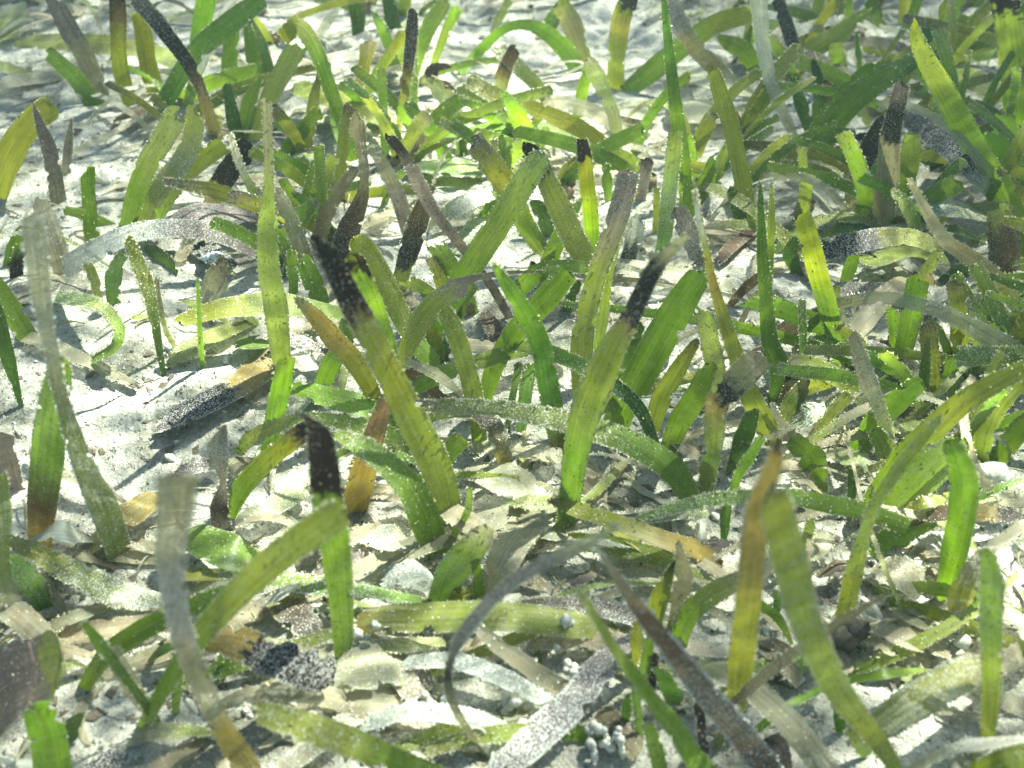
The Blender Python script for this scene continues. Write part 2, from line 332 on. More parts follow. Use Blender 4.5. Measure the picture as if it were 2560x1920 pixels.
LEAVES = """D U r|8,-99,14|wide brown and purple dead leaf leaning up behind the pale fallen strap at far left|-2523,6263,-30,96,t2 -2579,6302,300,115,t2 -2630,6319,425,119,p2 -2689,6346,631,92,p2
D F r|13,-36,92|long olive strap lying level across the upright leaves at far left|-2057,6660,50,92,g2 -2352,6741,134,123,y2 -2564,6740,168,143,y2 -2872,6767,178,148,y2 -3193,6855,150,139,y2
L U r|19,-98,9|upright leaf with brown black top and ochre foot crossing the olive strap|-2331,6219,-30,82,y1 -2363,6238,183,85,y1 -2352,6254,332,88,y1 -2311,6277,552,86,b1 -2293,6288,664,90,k1
L U r|34,-94,6|plain olive leaf standing just beside the ochre leaf with brown black top|-2212,6350,-30,102,g1 -2231,6362,210,110,y1 -2219,6373,412,98,y1 -2233,6380,529,68,y1
L U r|33,-88,34|round ended dark green leaf tilted left out of pale sand, far left|-2519,6177,-30,105,d1 -2621,6204,179,103,g1 -2705,6221,285,93,g1 -2772,6231,352,78,g1
L U r|-26,-92,28|broad blurred yellow olive leaf entering from the left edge|-2843,5141,-30,151,n1 -2645,5156,268,153,y1 -2476,5167,451,133,y1 -2344,5172,540,111,y3
D U r|68,-74,0|sharp grey purple spike at the left edge rising beside the yellow olive leaf|-2430,5059,-30,84,t2 -2391,5072,315,76,p2 -2400,5079,470,48,p2 -2404,5084,593,7,p2
D U r|-2,-100,6|short narrow purple spike next to the tall grey purple spike|-2504,5399,-30,48,t2 -2438,5410,177,46,p2 -2378,5421,347,7,p2
L U r|68,-72,-11|short bright green blunt leaf standing alone on the white sand|-2148,4701,-30,46,g1 -2103,4704,249,79,l1 -2063,4707,440,95,l1
L U r|-2,-99,11|@crust|-2026,4853,-30,52,g1 -1915,4876,220,76,g1 -1817,4894,387,92,n5 -1731,4906,498,105,n6 -1635,4921,632,111,n7
L U r|-30,-89,35|@crust|-1950,4853,-30,77,g1 -1834,4889,184,119,n6 -1675,4922,353,133,n7 -1599,4947,477,130,n6 -1563,4974,613,104,n4
L U c|-20,-93,31|@crust:olive leaf cut square and bent out to the right|-1897,4915,-30,54,g1 -1765,4938,173,79,n5 -1662,4954,288,93,y6 -1513,4968,392,91,y3 -1450,4973,426,82,y2
D U r|-26,-96,8|translucent cream sliver standing in front of the crusted olive pair|-1911,5452,-30,61,c2 -1856,5448,136,78,c2 -1778,5442,297,14,c2
L U r|34,-93,-11|thin silt covered leaf with white pointed end crossing the long black streaked leaf|-1996,6155,-30,62,n6 -1912,6171,195,61,n7 -1847,6179,294,52,w6 -1766,6188,402,12,w1
D U r|1,-100,-3|thick leaf with black speckled upper half and bright orange foot|-1615,5043,-30,96,o2 -1558,5039,122,103,o2 -1536,5038,152,105,k3 -1491,5036,212,112,k5 -1405,5032,319,119,k3 -1339,5029,414,83,k1
L U r|24,-97,-4|thin grey tipped leaf crossing the black and orange leaf|-1281,4868,-30,43,g1 -1314,4850,207,42,g1 -1354,4833,403,37,w5 -1371,4819,572,20,w4
L U r|-24,-97,-2|very tall narrow olive leaf with twisted brown fuzzy end, left of the middle|-1006,3656,-30,89,n4 -982,3638,398,114,n5 -978,3629,602,95,n5 -953,3619,808,72,n5 -923,3612,958,40,n4 -891,3603,1170,29,t5 -870,3594,1361,32,t4
D U r|10,-99,9|long dead leaf with black streaks and orange foot slanting down from the top edge|-1731,5829,-30,59,o2 -1756,5836,132,68,o2 -1782,5846,310,48,b2 -1829,5855,464,67,k3 -1930,5865,649,86,k5 -2045,5875,827,84,p5
L U r|-2,-97,23|long wide green leaf leaning right to the top edge at upper left|-2184,6113,-30,70,d1 -2053,6145,144,99,d1 -1956,6173,276,98,g1 -1842,6200,397,111,g1 -1662,6227,524,124,g2 -1436,6260,675,104,g2
L U r|23,-97,0|pale green leaf going up out of the top edge behind the wide leaning leaf|-2107,6940,-30,98,g1 -2027,6957,216,117,l1 -1957,6973,414,110,l1
L U r|-1,-100,9|@topgreen|-1756,6306,-30,83,g1 -1723,6328,226,96,g1 -1669,6349,452,79,g1
L U r|45,-87,20|@topgreen:dark green leaf|-1575,6671,-30,97,d1 -1603,6695,187,95,d1 -1654,6716,349,42,d1
L U r|29,-95,6|@topgreen|-1640,6508,-30,83,g1 -1621,6524,210,92,g1 -1625,6537,393,40,g1
L U r|61,-78,11|@fork|-1606,5829,-30,72,d1 -1625,5842,129,81,d1 -1628,5863,332,50,d1
L U r|-10,-98,19|@fork|-1591,5848,-30,60,d1 -1528,5882,192,92,g1 -1438,5909,350,11,g1
L U c|-26,-90,36|yellow green leaf cut square at the end beside the forked dark shoot|-1520,5829,-30,94,n1 -1412,5881,212,102,n4 -1311,5921,374,112,n5 -1214,5956,514,116,n5
L U c|46,-82,33|long bright green leaf with an olive end bent over like a crook|-886,5543,-30,68,l1 -941,5576,227,76,l1 -1002,5607,446,83,l1 -1048,5630,613,91,l1 -1098,5646,724,98,n1 -1155,5651,758,91,n1 -1224,5641,690,76,y1
L F r|-8,-16,98|olive strap lying level behind the bent over bright green leaf|-665,5855,60,106,y2 -906,5947,138,134,y2 -1106,6035,167,139,y3 -1307,6157,170,113,n3
L U r|7,-99,8|short olive green leaf tilted right, below the bent over leaf|-1321,5599,-30,75,g1 -1213,5619,133,86,g1 -1071,5641,273,70,n1
D U r|2,-99,10|white pointed sliver near the top edge|-1355,7224,-30,45,c2 -1256,7238,109,66,w3 -1127,7256,253,11,w2
D F r|33,-60,73|arched purple dead leaf whose left end is thick with white crust|-1219,4540,50,77,p4 -1384,4508,186,92,p6 -1594,4455,263,77,p7 -1781,4425,264,73,w9 -1975,4373,201,97,w9 -2168,4371,90,99,w9
D F r|17,-26,95|flat purple grey dead leaf lying above the crusted arched one|-1299,4915,50,109,p4 -1507,4725,189,123,p5 -1673,4709,161,126,p5 -1839,4775,70,81,p3
L U r|23,-82,53|thin dark green leaf lying low across the bright blunt leaf|-2035,4853,-30,60,g1 -2181,4860,70,55,g1 -2314,4865,111,38,g1
L U r|53,-84,-14|small green leaf stub at the left edge beside the tall pale leaf|-2528,4513,-30,53,g1 -2454,4541,117,71,g1 -2386,4562,208,36,g1
D U r|58,-80,10|wide tan translucent dead leaf behind the tall pale leaf at the left|-2202,4430,-30,90,t2 -2211,4451,223,95,c3 -2225,4471,420,70,c2
D F c|-13,6,99|pale greenish dead scrap in the top left corner|-3430,7106,40,147,n2 -3465,7382,60,187,n3 -3561,7746,40,129,c2
D F c|4,15,99|thin brown rolled scrap beside the broad yellow olive leaf|-3053,6140,40,66,b2 -2893,6168,80,88,b2 -2831,6293,50,67,c2
D F r|13,-14,98|thin white thread like dead leaf curving over pale sand|-2116,5833,40,23,c2 -2245,5920,120,36,c2 -2453,6113,118,38,w2 -2702,6358,40,38,w2
D U r|51,-79,33|short cream dead leaf leaning left beside the very tall narrow leaf|-1321,4899,-30,52,t2 -1390,4909,113,60,c2 -1444,4917,205,51,c2
D U r|29,-95,12|pale fuzzy grey leaf slanting down toward the black topped olive leaf|-983,4430,-30,80,t2 -1025,4439,185,79,t5 -1065,4449,362,73,c5 -1104,4454,473,53,c4
L U r|-13,-99,5|dark green stub between the very tall leaf and the pale fuzzy leaf|-1103,4430,-30,74,d1 -1064,4438,129,77,d1 -1116,4448,272,54,g1
L U r|33,-94,4|thin dark green leaf with silvery specks, right of the very tall narrow leaf|-1111,4868,-30,26,d1 -1059,4896,179,39,g4 -1000,4924,361,21,g1
D F r|-9,-23,97|low green arched leaf peeping from behind the very tall narrow leaf|-1301,5455,40,81,g2 -1173,5352,139,74,d4 -1061,5371,128,101,n4 -1007,5437,40,61,n2
D F r|-3,11,99|crusted pale leaf lying on bright sand right of the low green arch|-868,5330,40,160,c4 -1011,5211,70,216,c6 -1147,5210,40,138,c4
D U r|-10,-98,15|smooth grey leaf curving to the right below the bent over bright green leaf|-1002,4628,-30,67,k2 -934,4648,190,73,t2 -848,4664,338,64,t2 -750,4678,465,39,t2
D F c|1,11,99|brown rolled scrap behind the crusted olive pair|-2077,6163,50,88,t2 -2244,5968,96,129,b2 -2367,5955,50,86,b2
L U r|-67,-57,49|dark green leaf under the crusted arch|-1894,4701,-30,51,g1 -1790,4598,20,79,d1 -1662,4471,20,73,d1
D F r|-7,-3,100|black dead leaf end with white spots under the crusted arch|-1602,4656,40,90,k6 -1492,4540,60,115,k9 -1386,4442,50,84,k8
D F r|-4,11,99|orange crumbling leaf foot beside the forked dark shoot|-1759,5813,40,71,o4 -1742,5936,60,69,y3 -1815,6142,50,60,c2
D U r|-32,-94,10|slender black upright leaf with ochre foot, upper middle|-685,5868,-30,20,n2 -628,5878,214,45,y2 -587,5888,429,61,k6 -558,5896,617,73,k7 -542,5902,744,53,k5
L U r|15,-98,13|thin bright green leaf bowed in a high arch near the top|451,6767,-30,107,d1 341,6776,130,116,g1 202,6784,246,90,g1 66,6787,288,59,g1 -69,6784,246,53,l1 -217,6774,108,64,l2 -337,6653,20,55,l2
L U r|5,-99,14|dull brown olive leaf leaning left behind the high green arch|486,6840,-30,97,n1 394,6869,231,126,t1 295,6890,405,109,n1
L U r|-36,-93,4|yellow ochre upright leaf with black end at the top edge|656,6508,-30,113,y1 651,6510,248,117,y3 661,6512,404,118,o1 676,6512,480,115,y1 689,6513,505,115,k2 708,6513,585,104,k1
L U c|-21,-87,45|long olive green leaf leaning right from the yellow ochre leaf, cut square|715,6474,-30,93,d1 911,6494,138,131,g1 1101,6518,297,131,g1 1271,6535,404,118,y1 1465,6543,457,105,y1
L U r|1,-100,-1|@spire|941,5092,-30,71,g1 896,5088,259,72,g1 836,5085,521,68,g1 776,5081,802,50,d1 714,5077,1127,25,d1 688,5075,1250,11,d1
L U r|2,-100,-5|@spire:short leaf with white crust lumps|750,4599,-30,68,d3 759,4590,161,74,d6 754,4578,372,73,g9 754,4566,598,69,n6 749,4559,727,53,n4
L U r|-16,-97,18|slim green leaf curving up to the right into the tall spire shoot|682,5562,-30,56,g4 742,5583,204,57,g4 805,5595,326,51,g1 878,5604,418,53,g1 969,5613,500,45,n1
D U r|-36,-93,-10|silt crusted olive leaf with ragged purple end, leaning left above the white sand|605,5655,-30,60,n9 584,5659,194,80,y9 519,5662,361,92,n7 459,5664,485,98,n6 406,5665,569,62,p4
L U r|13,-99,1|short glowing bright green leaf standing in the whitest sand|393,6061,-30,77,l1 419,6069,192,76,l1 457,6074,333,60,g1
L U r|41,-84,35|crusted olive leaf wide at its blunt upper end and thin at the foot|289,6040,-30,16,n3 158,6048,212,61,n5 42,6053,333,84,n8 -90,6057,460,82,t8
D U r|-20,-98,4|brown leaf with dark round end partly behind the crusted blunt leaf|-94,6040,-30,80,g2 -73,6038,196,83,n2 -44,6037,320,81,b2 22,6035,470,70,k2
L U r|22,-86,45|long yellow olive leaf sloping down right across white sand to a curved foot|571,5571,-30,48,y1 501,5582,102,85,y1 360,5593,198,92,y1 176,5602,283,84,y1 -5,5609,348,74,y2 -140,5616,403,90,y6 -241,5623,471,72,y8
L F r|-13,-20,97|flat green leaf lying level under the sloping yellow olive leaf|465,5717,50,72,g1 276,5733,104,87,n2 88,5736,128,89,g2 -145,5701,120,120,g1 -450,5765,50,18,g1
L F r|-9,-10,99|small green leaf curled on the flat green leaf's upper edge|-399,5873,40,64,d1 -339,5868,100,124,g1 -180,5934,50,85,g1
D U r|-26,-97,-4|black dead leaf curled over like a hook|-323,6395,-30,61,b2 -413,6397,54,85,k2 -496,6399,118,98,k2 -468,6401,176,57,k2 -378,6401,186,33,k2
D U r|-2,-100,-2|heavily white crusted olive leaf below the black hook|-301,6051,-30,83,n8 -393,6051,149,103,n9 -499,6051,262,83,n8
L U r|14,-98,13|bright green leaf leaning left among pale litter, upper middle|-359,5571,-30,70,l1 -427,5579,135,83,l1 -513,5586,252,81,g5 -576,5592,347,55,g4
D U r|38,-92,-12|twisted grey leaf with black foot, left of the middle|-857,4513,-30,123,k6 -805,4504,189,123,k6 -723,4495,378,78,b3 -687,4489,514,34,t2 -684,4483,645,42,t2 -696,4477,771,75,t2 -681,4473,853,46,t2
D U r|-8,-100,-1|pale pinkish leaf with purple blotches leaning left|-516,4746,-30,61,t3 -541,4747,127,74,p5 -573,4749,268,78,p6 -619,4751,405,71,c4 -682,4752,564,59,c3
L U r|13,-98,13|short leaf with blue black rounded end beside the pinkish leaf|-490,5277,-30,45,b1 -562,5287,145,62,p4 -602,5293,221,62,k3 -662,5300,305,49,k1
D U r|-1,-100,-6|long grey purple leaf slanting right down to a thread thin foot, in the middle|9,4076,-30,10,p2 -93,4063,206,24,p2 -165,4055,328,33,p3 -206,4051,401,39,p3 -273,4043,517,54,p4 -339,4036,629,66,p5 -387,4028,753,68,p6 -421,4022,857,60,p6
L U r|39,-92,-9|broad brown black leaf with white specks and ochre foot, behind the grey purple leaf|-566,4229,-30,78,n3 -521,4234,148,99,y4 -503,4236,194,103,k6 -461,4241,335,119,k7 -420,4245,464,101,b5 -377,4249,588,37,b3
L U r|-22,-95,21|@mid:wide olive leaf leaning right with a crusted blunt end|-404,3883,-30,82,g1 -247,3912,299,100,l1 -144,3929,476,105,n3 -38,3946,653,103,n3 50,3961,809,101,n5 128,3973,933,79,n7
L U r|-15,-99,2|@mid:olive leaf leaning left with a brown ragged end|227,4416,-30,68,b1 178,4426,90,94,b1 121,4436,187,102,g3 49,4450,316,108,g2 -20,4468,482,111,y3 -94,4481,595,107,y5 -175,4493,706,82,b7
L U r|-7,-100,7|@mid:yellow olive leaf with a black round end|459,4164,-30,71,n1 407,4176,106,86,n3 349,4190,244,97,y5 285,4202,361,107,y6 214,4219,523,101,y6 153,4233,656,81,y5 138,4237,694,77,k1 102,4245,770,70,k1 59,4251,829,51,k1
L U c|-34,-94,-1|upright lime green leaf with charred black square end, right of the crossed leaves|410,4542,-30,51,l1 403,4544,76,61,l1 383,4550,253,75,l1 353,4557,474,69,y1 341,4560,576,66,y2 339,4561,592,65,k2 322,4564,683,48,k1
L U r|41,-90,10|tiny round ended green leaf beside the black ended lime leaf|533,5125,-30,44,g1 506,5132,136,60,g1 494,5137,231,46,g1
D U r|-51,-86,5|dark purple ragged tip beside the grey twisted leaf of the middle shoot|681,5125,-30,57,p5 695,5125,150,74,p5 708,5125,262,82,k4
L F r|3,-58,81|white crusted olive leaf lying across to the wide leaning leaf|-428,4852,40,86,n8 -333,4743,168,96,n9 -208,4739,246,87,w9 -96,4877,210,65,w8
L F r|1,14,99|silvery crusted green leaf under the white crusted one|-282,4584,30,69,g8 -203,4728,91,88,g8 -125,4978,70,81,n8
L F r|11,6,99|pale green crusted leaf lying level behind the grey purple leaf|-553,5455,40,162,n7 -362,5317,109,218,l6 -158,5349,70,200,n7
D U r|-36,-93,4|short leaf with black foot and bluish white crusted upper part|553,4485,-30,69,k5 583,4482,137,80,k8 593,4480,214,83,w9 609,4478,308,63,w9
L U r|29,-96,-2|trumpet shaped tan leaf widening upward, near the top|-964,6373,-30,42,t1 -907,6386,199,64,y1 -865,6396,351,113,c1
L U r|16,-99,-1|narrow green leaf leaning right beside the trumpet shaped tan leaf|-941,6350,-30,58,g1 -817,6368,175,75,g1 -698,6385,335,64,y1 -654,6393,413,51,n1
L U r|-32,-92,21|thin leaf widening to a pale green blunt end near the top|-537,6719,-30,13,n1 -432,6738,233,45,n1 -343,6753,408,76,l4
D U r|32,-95,-5|thin dull leaf leaning right at the top edge, above the green arch|-163,7251,-30,25,t2 -84,7268,131,50,n2 -18,7283,248,62,n2
L U r|45,-88,14|@topmid|-1057,7251,-30,95,d1 -1050,7273,163,104,d1 -1080,7287,269,68,g1
L U r|37,-91,16|@topmid|-809,7359,-30,105,d1 -834,7378,142,104,d1 -849,7392,250,80,d1
L U r|-4,-98,18|@topmid|-1145,7640,-30,93,g1 -1047,7651,66,104,y1 -973,7664,143,92,y1
D F r|-4,-14,99|short cream leaf lying by the twisted grey leaf|-623,4963,40,62,c2 -691,4821,90,100,c2 -778,4806,40,69,c2
L U r|-25,-97,8|dark green stub under the flat green leaf|-286,5618,-30,59,g1 -283,5623,101,66,d1 -254,5626,161,46,d1
D F r|-7,6,100|flat purple black leaf between the crossed leaves and the flat green leaf|-92,5874,50,80,k5 -24,5644,90,98,p8 59,5509,40,65,b5
D F r|14,-2,99|rounded olive brown leaf lying on the white sand|147,5853,40,123,n4 206,5588,99,151,t4 225,5547,60,65,c2
D F r|13,14,98|wide pale flat dead leaf lying on the white sand beside the spire shoot|879,6076,30,350,c2 711,6079,50,393,c2 585,6097,30,263,c2
D F r|14,-4,99|long pale strap lying behind the black ended lime leaf|702,5401,30,104,c2 446,5385,70,142,c2 224,5509,30,142,c2
L U r|-9,-100,3|dark green leaf hidden behind the crossed leaves|205,4761,-30,43,d1 160,4771,131,94,d1 102,4777,223,52,d1
L U r|-41,-87,26|green leaf between the wide leaning leaf and the olive one|-174,4822,-30,53,g1 -122,4835,110,87,g1 -71,4848,218,77,g1
L U r|25,-97,-4|thin green leaf crossing the pinkish leaf|-702,5043,-30,28,d1 -641,5057,131,42,g3 -567,5068,222,38,g3
L U r|-14,-98,11|slender dull leaf beside the white crust lumps|745,4791,-30,34,n1 739,4810,136,35,n1 729,4827,268,25,n1
L F r|8,-5,100|lime leaf foot beside the twisted grey leaf|-1080,6270,40,70,g1 -994,5726,149,85,l1 -930,5565,40,67,l1
L U r|-1,-99,14|dark green leaf behind the dull brown olive leaf|195,7304,-30,80,d1 283,7320,98,102,d1 326,7333,183,67,d1
D F c|12,8,99|dark brown scrap lying behind the trumpet shaped leaf|-1081,6448,40,250,k2 -1007,6455,69,159,b2 -973,6587,40,82,b2
D U r|8,-99,14|leaf with purple blotched top and orange middle slanting from the top edge|1562,6306,-30,41,c2 1389,6313,94,70,c2 1235,6323,217,94,o3 1093,6332,348,96,o5 1008,6341,466,97,p6 921,6354,638,91,p8
L U r|25,-97,5|long plain olive leaf leaning left under the orange and purple one|1252,4907,-30,82,g1 1186,4900,225,97,n1 1111,4892,461,93,n1 1024,4885,693,83,n1 943,4879,871,59,n1
D U r|25,-97,4|tall grey white crusted stalk leaning left at the top, upper right|1685,5799,-30,12,c2 1516,5782,262,38,c6 1432,5770,435,50,w8 1356,5754,678,62,w8 1306,5740,880,84,w6
D U r|-19,-98,4|dark speckled leaf beside the tall grey white stalk|1900,6890,-30,65,k6 1811,6916,179,88,k7 1696,6949,403,74,k5
L U r|33,-93,18|small yellow green sliver on the dark speckled leaf|1925,6952,-30,18,y1 1859,6957,127,50,y1 1805,6962,231,17,y1
L U r|-44,-68,59|olive leaf leaning far right to a pointed end near the top, upper right|1759,6601,-30,100,n1 1893,6638,169,122,n1 2062,6664,287,108,n1 2220,6694,421,48,n1
L U r|-54,-64,54|@broad:broad dark green leaf sweeping right|1718,5636,-30,131,d1 1846,5664,242,147,g1 1997,5682,409,134,g1 2133,5692,496,115,d1 2221,5698,545,85,d1
L U r|-7,-97,22|@broad|1721,5789,-30,80,g1 1860,5831,217,93,g1 1961,5855,346,88,g1 2056,5874,445,58,g1
L U r|23,-96,17|@broad|1788,5928,-30,62,d1 1694,5939,163,83,d1 1615,5950,331,25,d1
L U r|-4,-99,13|@broad|1857,6051,-30,80,d1 1830,6077,178,90,d1 1763,6105,369,24,d1
L U r|-11,-99,4|@broad:brown leaf|1939,6134,-30,60,b1 1932,6143,103,89,b1 1865,6152,204,49,b1
L U r|-16,-56,81|dark green leaf lying level behind the tall right edge leaf|2779,6915,-30,97,d1 2999,6918,32,128,g1 3238,6922,65,117,g1
L U r|-16,-92,36|smooth green leaf bowing right to a round end, right of the long plain olive leaf|1342,5399,-30,74,g1 1451,5405,119,91,g1 1633,5409,217,92,g1 1770,5410,246,85,g1 1865,5410,236,63,g1
D F r|-30,-78,55|thin cream leaf bowed in an arch over dark pitted sand|1324,5278,50,46,c2 1361,4937,265,38,c2 1434,4761,363,39,c2 1545,4696,337,38,c2 1668,4762,195,37,c2 1759,4868,50,25,c2
D U r|-2,-100,0|thick brown black leaf leaning right with ochre foot, upper right|1818,5059,-30,74,y2 1826,5058,170,119,b4 1837,5057,276,128,k5 1853,5056,399,112,k4 1870,5055,545,44,k3
D U r|-51,-66,56|tan and orange leaf with black end leaning into the brown black leaf|1657,5381,-30,76,t2 1782,5391,117,84,o2 1859,5396,184,85,o2 1882,5398,203,85,k2 1947,5403,260,46,k1
D U r|-49,-87,-8|upright tan leaf with black purple upper part beside the brown black leaf|1919,4807,-30,96,t2 1868,4798,332,110,t2 1838,4794,515,102,t2 1831,4793,560,96,k6 1824,4789,691,79,k5 1821,4785,850,65,p4
L U r|-24,-97,4|olive leaf standing behind the upright tan leaf|2101,5075,-30,88,g1 2081,5094,255,96,n3 2058,5106,418,67,n3
L U r|-12,-99,-6|big green leaf slanting left with yellowish point, upper right|2662,4978,-30,104,g1 2460,4985,261,126,g1 2335,4989,417,120,g2 2211,4993,577,122,g2 2068,4998,765,105,n2 1940,5002,936,71,n1 1882,5005,1039,34,y1
L U r|21,-95,23|dark green leaf behind the yellowish point of the big slanting leaf|2843,6767,-30,93,d1 2751,6782,127,109,d1 2640,6801,303,79,d1
L U r|-23,-97,2|dark green short leaf in shade left of the big slanting leaf|2592,6092,-30,129,d1 2519,6114,159,127,d1 2453,6131,286,77,d1
D F r|-37,-76,54|black speckled underside leaf bowed beneath the white edged one|2520,5010,110,30,w9 2362,4959,285,92,k9 2260,5094,350,119,k8 2243,5523,255,110,k7 2270,6019,70,60,k6
D F r|-40,-78,47|white edged thin leaf bowing down to the right over the black speckled one|2577,5042,130,69,t2 2387,4953,336,51,c2 2239,4991,471,34,c2 2120,5176,501,35,c2 2033,5423,432,44,c2 1982,5479,370,44,t2
L U r|5,-100,0|broad light green leaf with rounded end near the right edge|2777,5208,-30,109,g1 2648,5199,186,166,l1 2534,5195,276,165,l1 2447,5192,335,112,l1
L U r|-52,-81,-27|green leaf with rounded end just above the broad light green one|2888,5580,-30,114,g1 2788,5589,160,134,g1 2706,5595,277,84,g1
L U r|-53,-83,-17|tall wide olive leaf with black end along the right edge|3043,5969,-30,143,l1 2908,5983,335,149,n1 2807,5995,593,145,n1 2777,5998,668,145,n1 2768,5999,686,149,k1 2726,6003,786,152,k1
L U r|6,-100,7|olive leaf behind, beside the tall wide leaf with black end|2991,7041,-30,114,g1 2885,7052,209,129,n1 2832,7059,359,101,n1
D U r|-26,-96,-13|wide brown streaked leaf standing at the right edge|2445,4443,-30,129,b3 2354,4436,234,137,b6 2284,4430,400,107,n4
L U r|-15,-99,-5|thin bright green leaf curving along the right edge|2558,4513,-30,49,g1 2471,4518,226,49,g1 2383,4522,406,46,g1 2307,4525,510,31,g1
D U r|12,-99,4|long pale tan leaf with thin white tip, sloping down to the right edge|2430,3918,-30,91,t2 2242,3902,234,87,n2 2042,3890,418,74,t3 1925,3884,506,70,t2 1814,3879,584,58,c2 1688,3868,749,39,c2 1589,3858,888,16,c2
D F r|-27,-64,72|fallen yellow leaf whose left half is black and purple|2105,4465,130,44,n2 1932,4397,241,76,y3 1777,4328,300,89,y3 1670,4282,317,93,p6 1568,4254,308,101,k8 1452,4294,250,94,k8
L F r|-12,2,99|pale olive strap under the fallen yellow and black leaf|2163,4526,40,90,n1 1950,4511,99,124,n1 1779,4457,87,152,n4 1740,4511,70,85,n1
L U c|-25,-96,-12|tall yellow olive leaf right of centre with tilted square end|1476,3733,-30,44,g5 1426,3730,124,80,g4 1332,3725,350,89,g2 1256,3720,537,89,y1 1199,3716,683,82,y1 1143,3713,816,63,y1
L U r|-14,-99,7|@lobe|1428,4457,-30,41,d1 1366,4470,98,76,d1 1376,4482,194,44,d1
L U r|12,-99,-2|slender dark green leaf with wavy foot, right of centre|1112,3496,-30,39,d1 1110,3487,199,78,d1 1046,3480,361,68,d1 1002,3471,556,53,g1 948,3461,794,42,d1 890,3447,1112,9,d1
L U r|-24,-97,1|pale slender leaf right beside the slender dark green one|1246,4295,-30,32,g1 1219,4302,185,35,g1 1201,4309,361,35,n1 1166,4319,597,11,n1
L U r|8,-100,-6|tall ochre leaf narrowing to a bluish white needle tip, right of centre|1087,3246,-30,67,n1 1010,3233,140,98,n1 934,3220,291,78,n2 854,3202,489,57,y3 775,3184,697,45,y4 710,3168,876,30,o3 670,3155,1016,21,y2 628,3144,1148,23,w5 599,3133,1267,6,w4
D U r|26,-96,6|purple and white blotched leaf end behind the needle tipped leaf|946,4348,-30,50,w8 902,4341,139,80,k9 824,4332,320,92,p8 749,4326,456,83,p4
L U r|-25,-97,3|small dark green leaf beside the long plain olive leaf's foot|996,5075,-30,61,d1 1026,5074,150,88,g1 1047,5074,295,38,d1
L U r|39,-92,10|short round green leaf behind the purple and white blotched leaf|975,4946,-30,56,g1 916,4946,149,71,g1 903,4946,255,38,g1
L U r|35,-92,16|dark green leaf crossing low at the long plain olive leaf's foot|1220,4868,-30,56,d1 1160,4871,137,83,d1 1109,4873,241,31,d1
D F r|12,-14,98|grey speckled leaf lying between two dark green stubs|990,4899,40,53,k7 1075,4977,130,81,w8 1188,5176,150,65,w7
L U r|11,-99,6|dull olive leaf leaning right behind the long plain olive leaf|1346,5770,-30,74,t1 1402,5787,158,106,n1 1460,5804,321,56,g1
L U c|-19,-98,-5|green leaf leaning left below the olive square cut leaf, top right|1629,6695,-30,100,g1 1478,6728,140,125,g1 1315,6744,209,57,n1
D F r|-11,-2,99|brown rolled leaf lying beside the slender dark green leaf|1266,4822,40,55,b2 1074,4539,89,72,b3 1002,4455,60,47,k2
L F r|-13,-8,99|dark green leaf lying level above the fallen yellow and black leaf|1900,4899,40,123,d1 1687,4698,110,122,d4 1578,4715,50,67,n1
L F r|-23,-15,96|white crusted green leaf lying level at right|2500,4915,40,152,n8 2228,4820,158,157,n9 2017,4857,145,111,n7 1891,4899,40,78,n5
L F r|8,12,99|dark green leaf lying below the white crusted level one|2389,4701,40,110,d1 2229,4699,109,164,d1 2108,4852,40,131,d1
L U r|21,-91,36|dark green leaf in shade behind the upright tan leaf|2516,5399,-30,85,d1 2379,5404,79,129,d1 2255,5409,147,82,g1
L U r|-6,-100,-6|olive green leaf bending left above the broad sweeping shoot|2627,6990,-30,71,g1 2518,6990,0,128,n1 2352,6999,76,103,n1
L U r|37,-84,39|thin leaf in the foot of the smooth bowing leaf|1757,5381,-30,55,g1 1704,5396,104,60,g1 1594,5406,179,47,n1
L U r|23,-97,12|thin single pale green needle, upper right|2268,6719,-30,30,n1 2230,6727,118,41,g1 2193,6737,255,17,g1
D U r|2,-100,0|grey green crusted finger leaning left beside the brown black leaf|2171,5989,-30,29,n2 2087,5988,75,58,n6 2016,5987,159,58,n6 1991,5987,211,29,n5
L U r|-3,-98,22|@topright|2734,7386,-30,60,g1 2780,7418,126,71,g1 2787,7441,219,71,g1
L U r|-20,-98,3|@topright|2592,7497,-30,80,g1 2531,7512,88,103,d1 2484,7524,164,68,d1
L U r|-45,-88,11|@topright|2772,7525,-30,70,n1 2750,7549,119,92,n1 2750,7562,183,80,n1
D F r|-9,-5,99|brown leaf lying flat at the top edge, upper right|2471,7320,40,168,b2 2309,7470,70,181,b2 2191,7806,40,124,t2
L F r|-9,-53,84|olive crusted leaf lying behind the tall wide right edge leaf|3131,6226,40,154,g1 2838,6080,197,136,n4 2743,6245,201,163,n3 2710,6554,110,138,n1
L U r|-32,-81,49|@corner|3128,7197,-30,67,g1 3205,7208,53,100,g1 3291,7221,116,77,g1
L U r|-62,-65,45|@corner|3139,7414,-30,69,d1 3172,7285,20,79,d1 3282,7312,20,59,d1
D F r|4,0,100|wide white flat dead leaf on the brightest sand at upper right|1462,6034,30,130,c2 1207,6059,60,239,c2 960,6097,30,241,c2
D F r|-17,0,99|cream curled dead leaf below the orange and purple leaf|1540,6270,40,112,c2 1335,6198,139,175,c2 1186,6336,137,156,c2 1064,6681,40,169,c2
D F r|9,14,99|white dead leaf strip beside the long plain olive leaf's foot|1199,4868,30,101,c2 1037,4729,90,165,c2 941,4837,30,131,c2
D F c|-12,-7,99|white scrap below the olive square cut leaf|1377,6800,30,102,c2 1314,6839,68,120,w2 1459,6924,30,144,w2
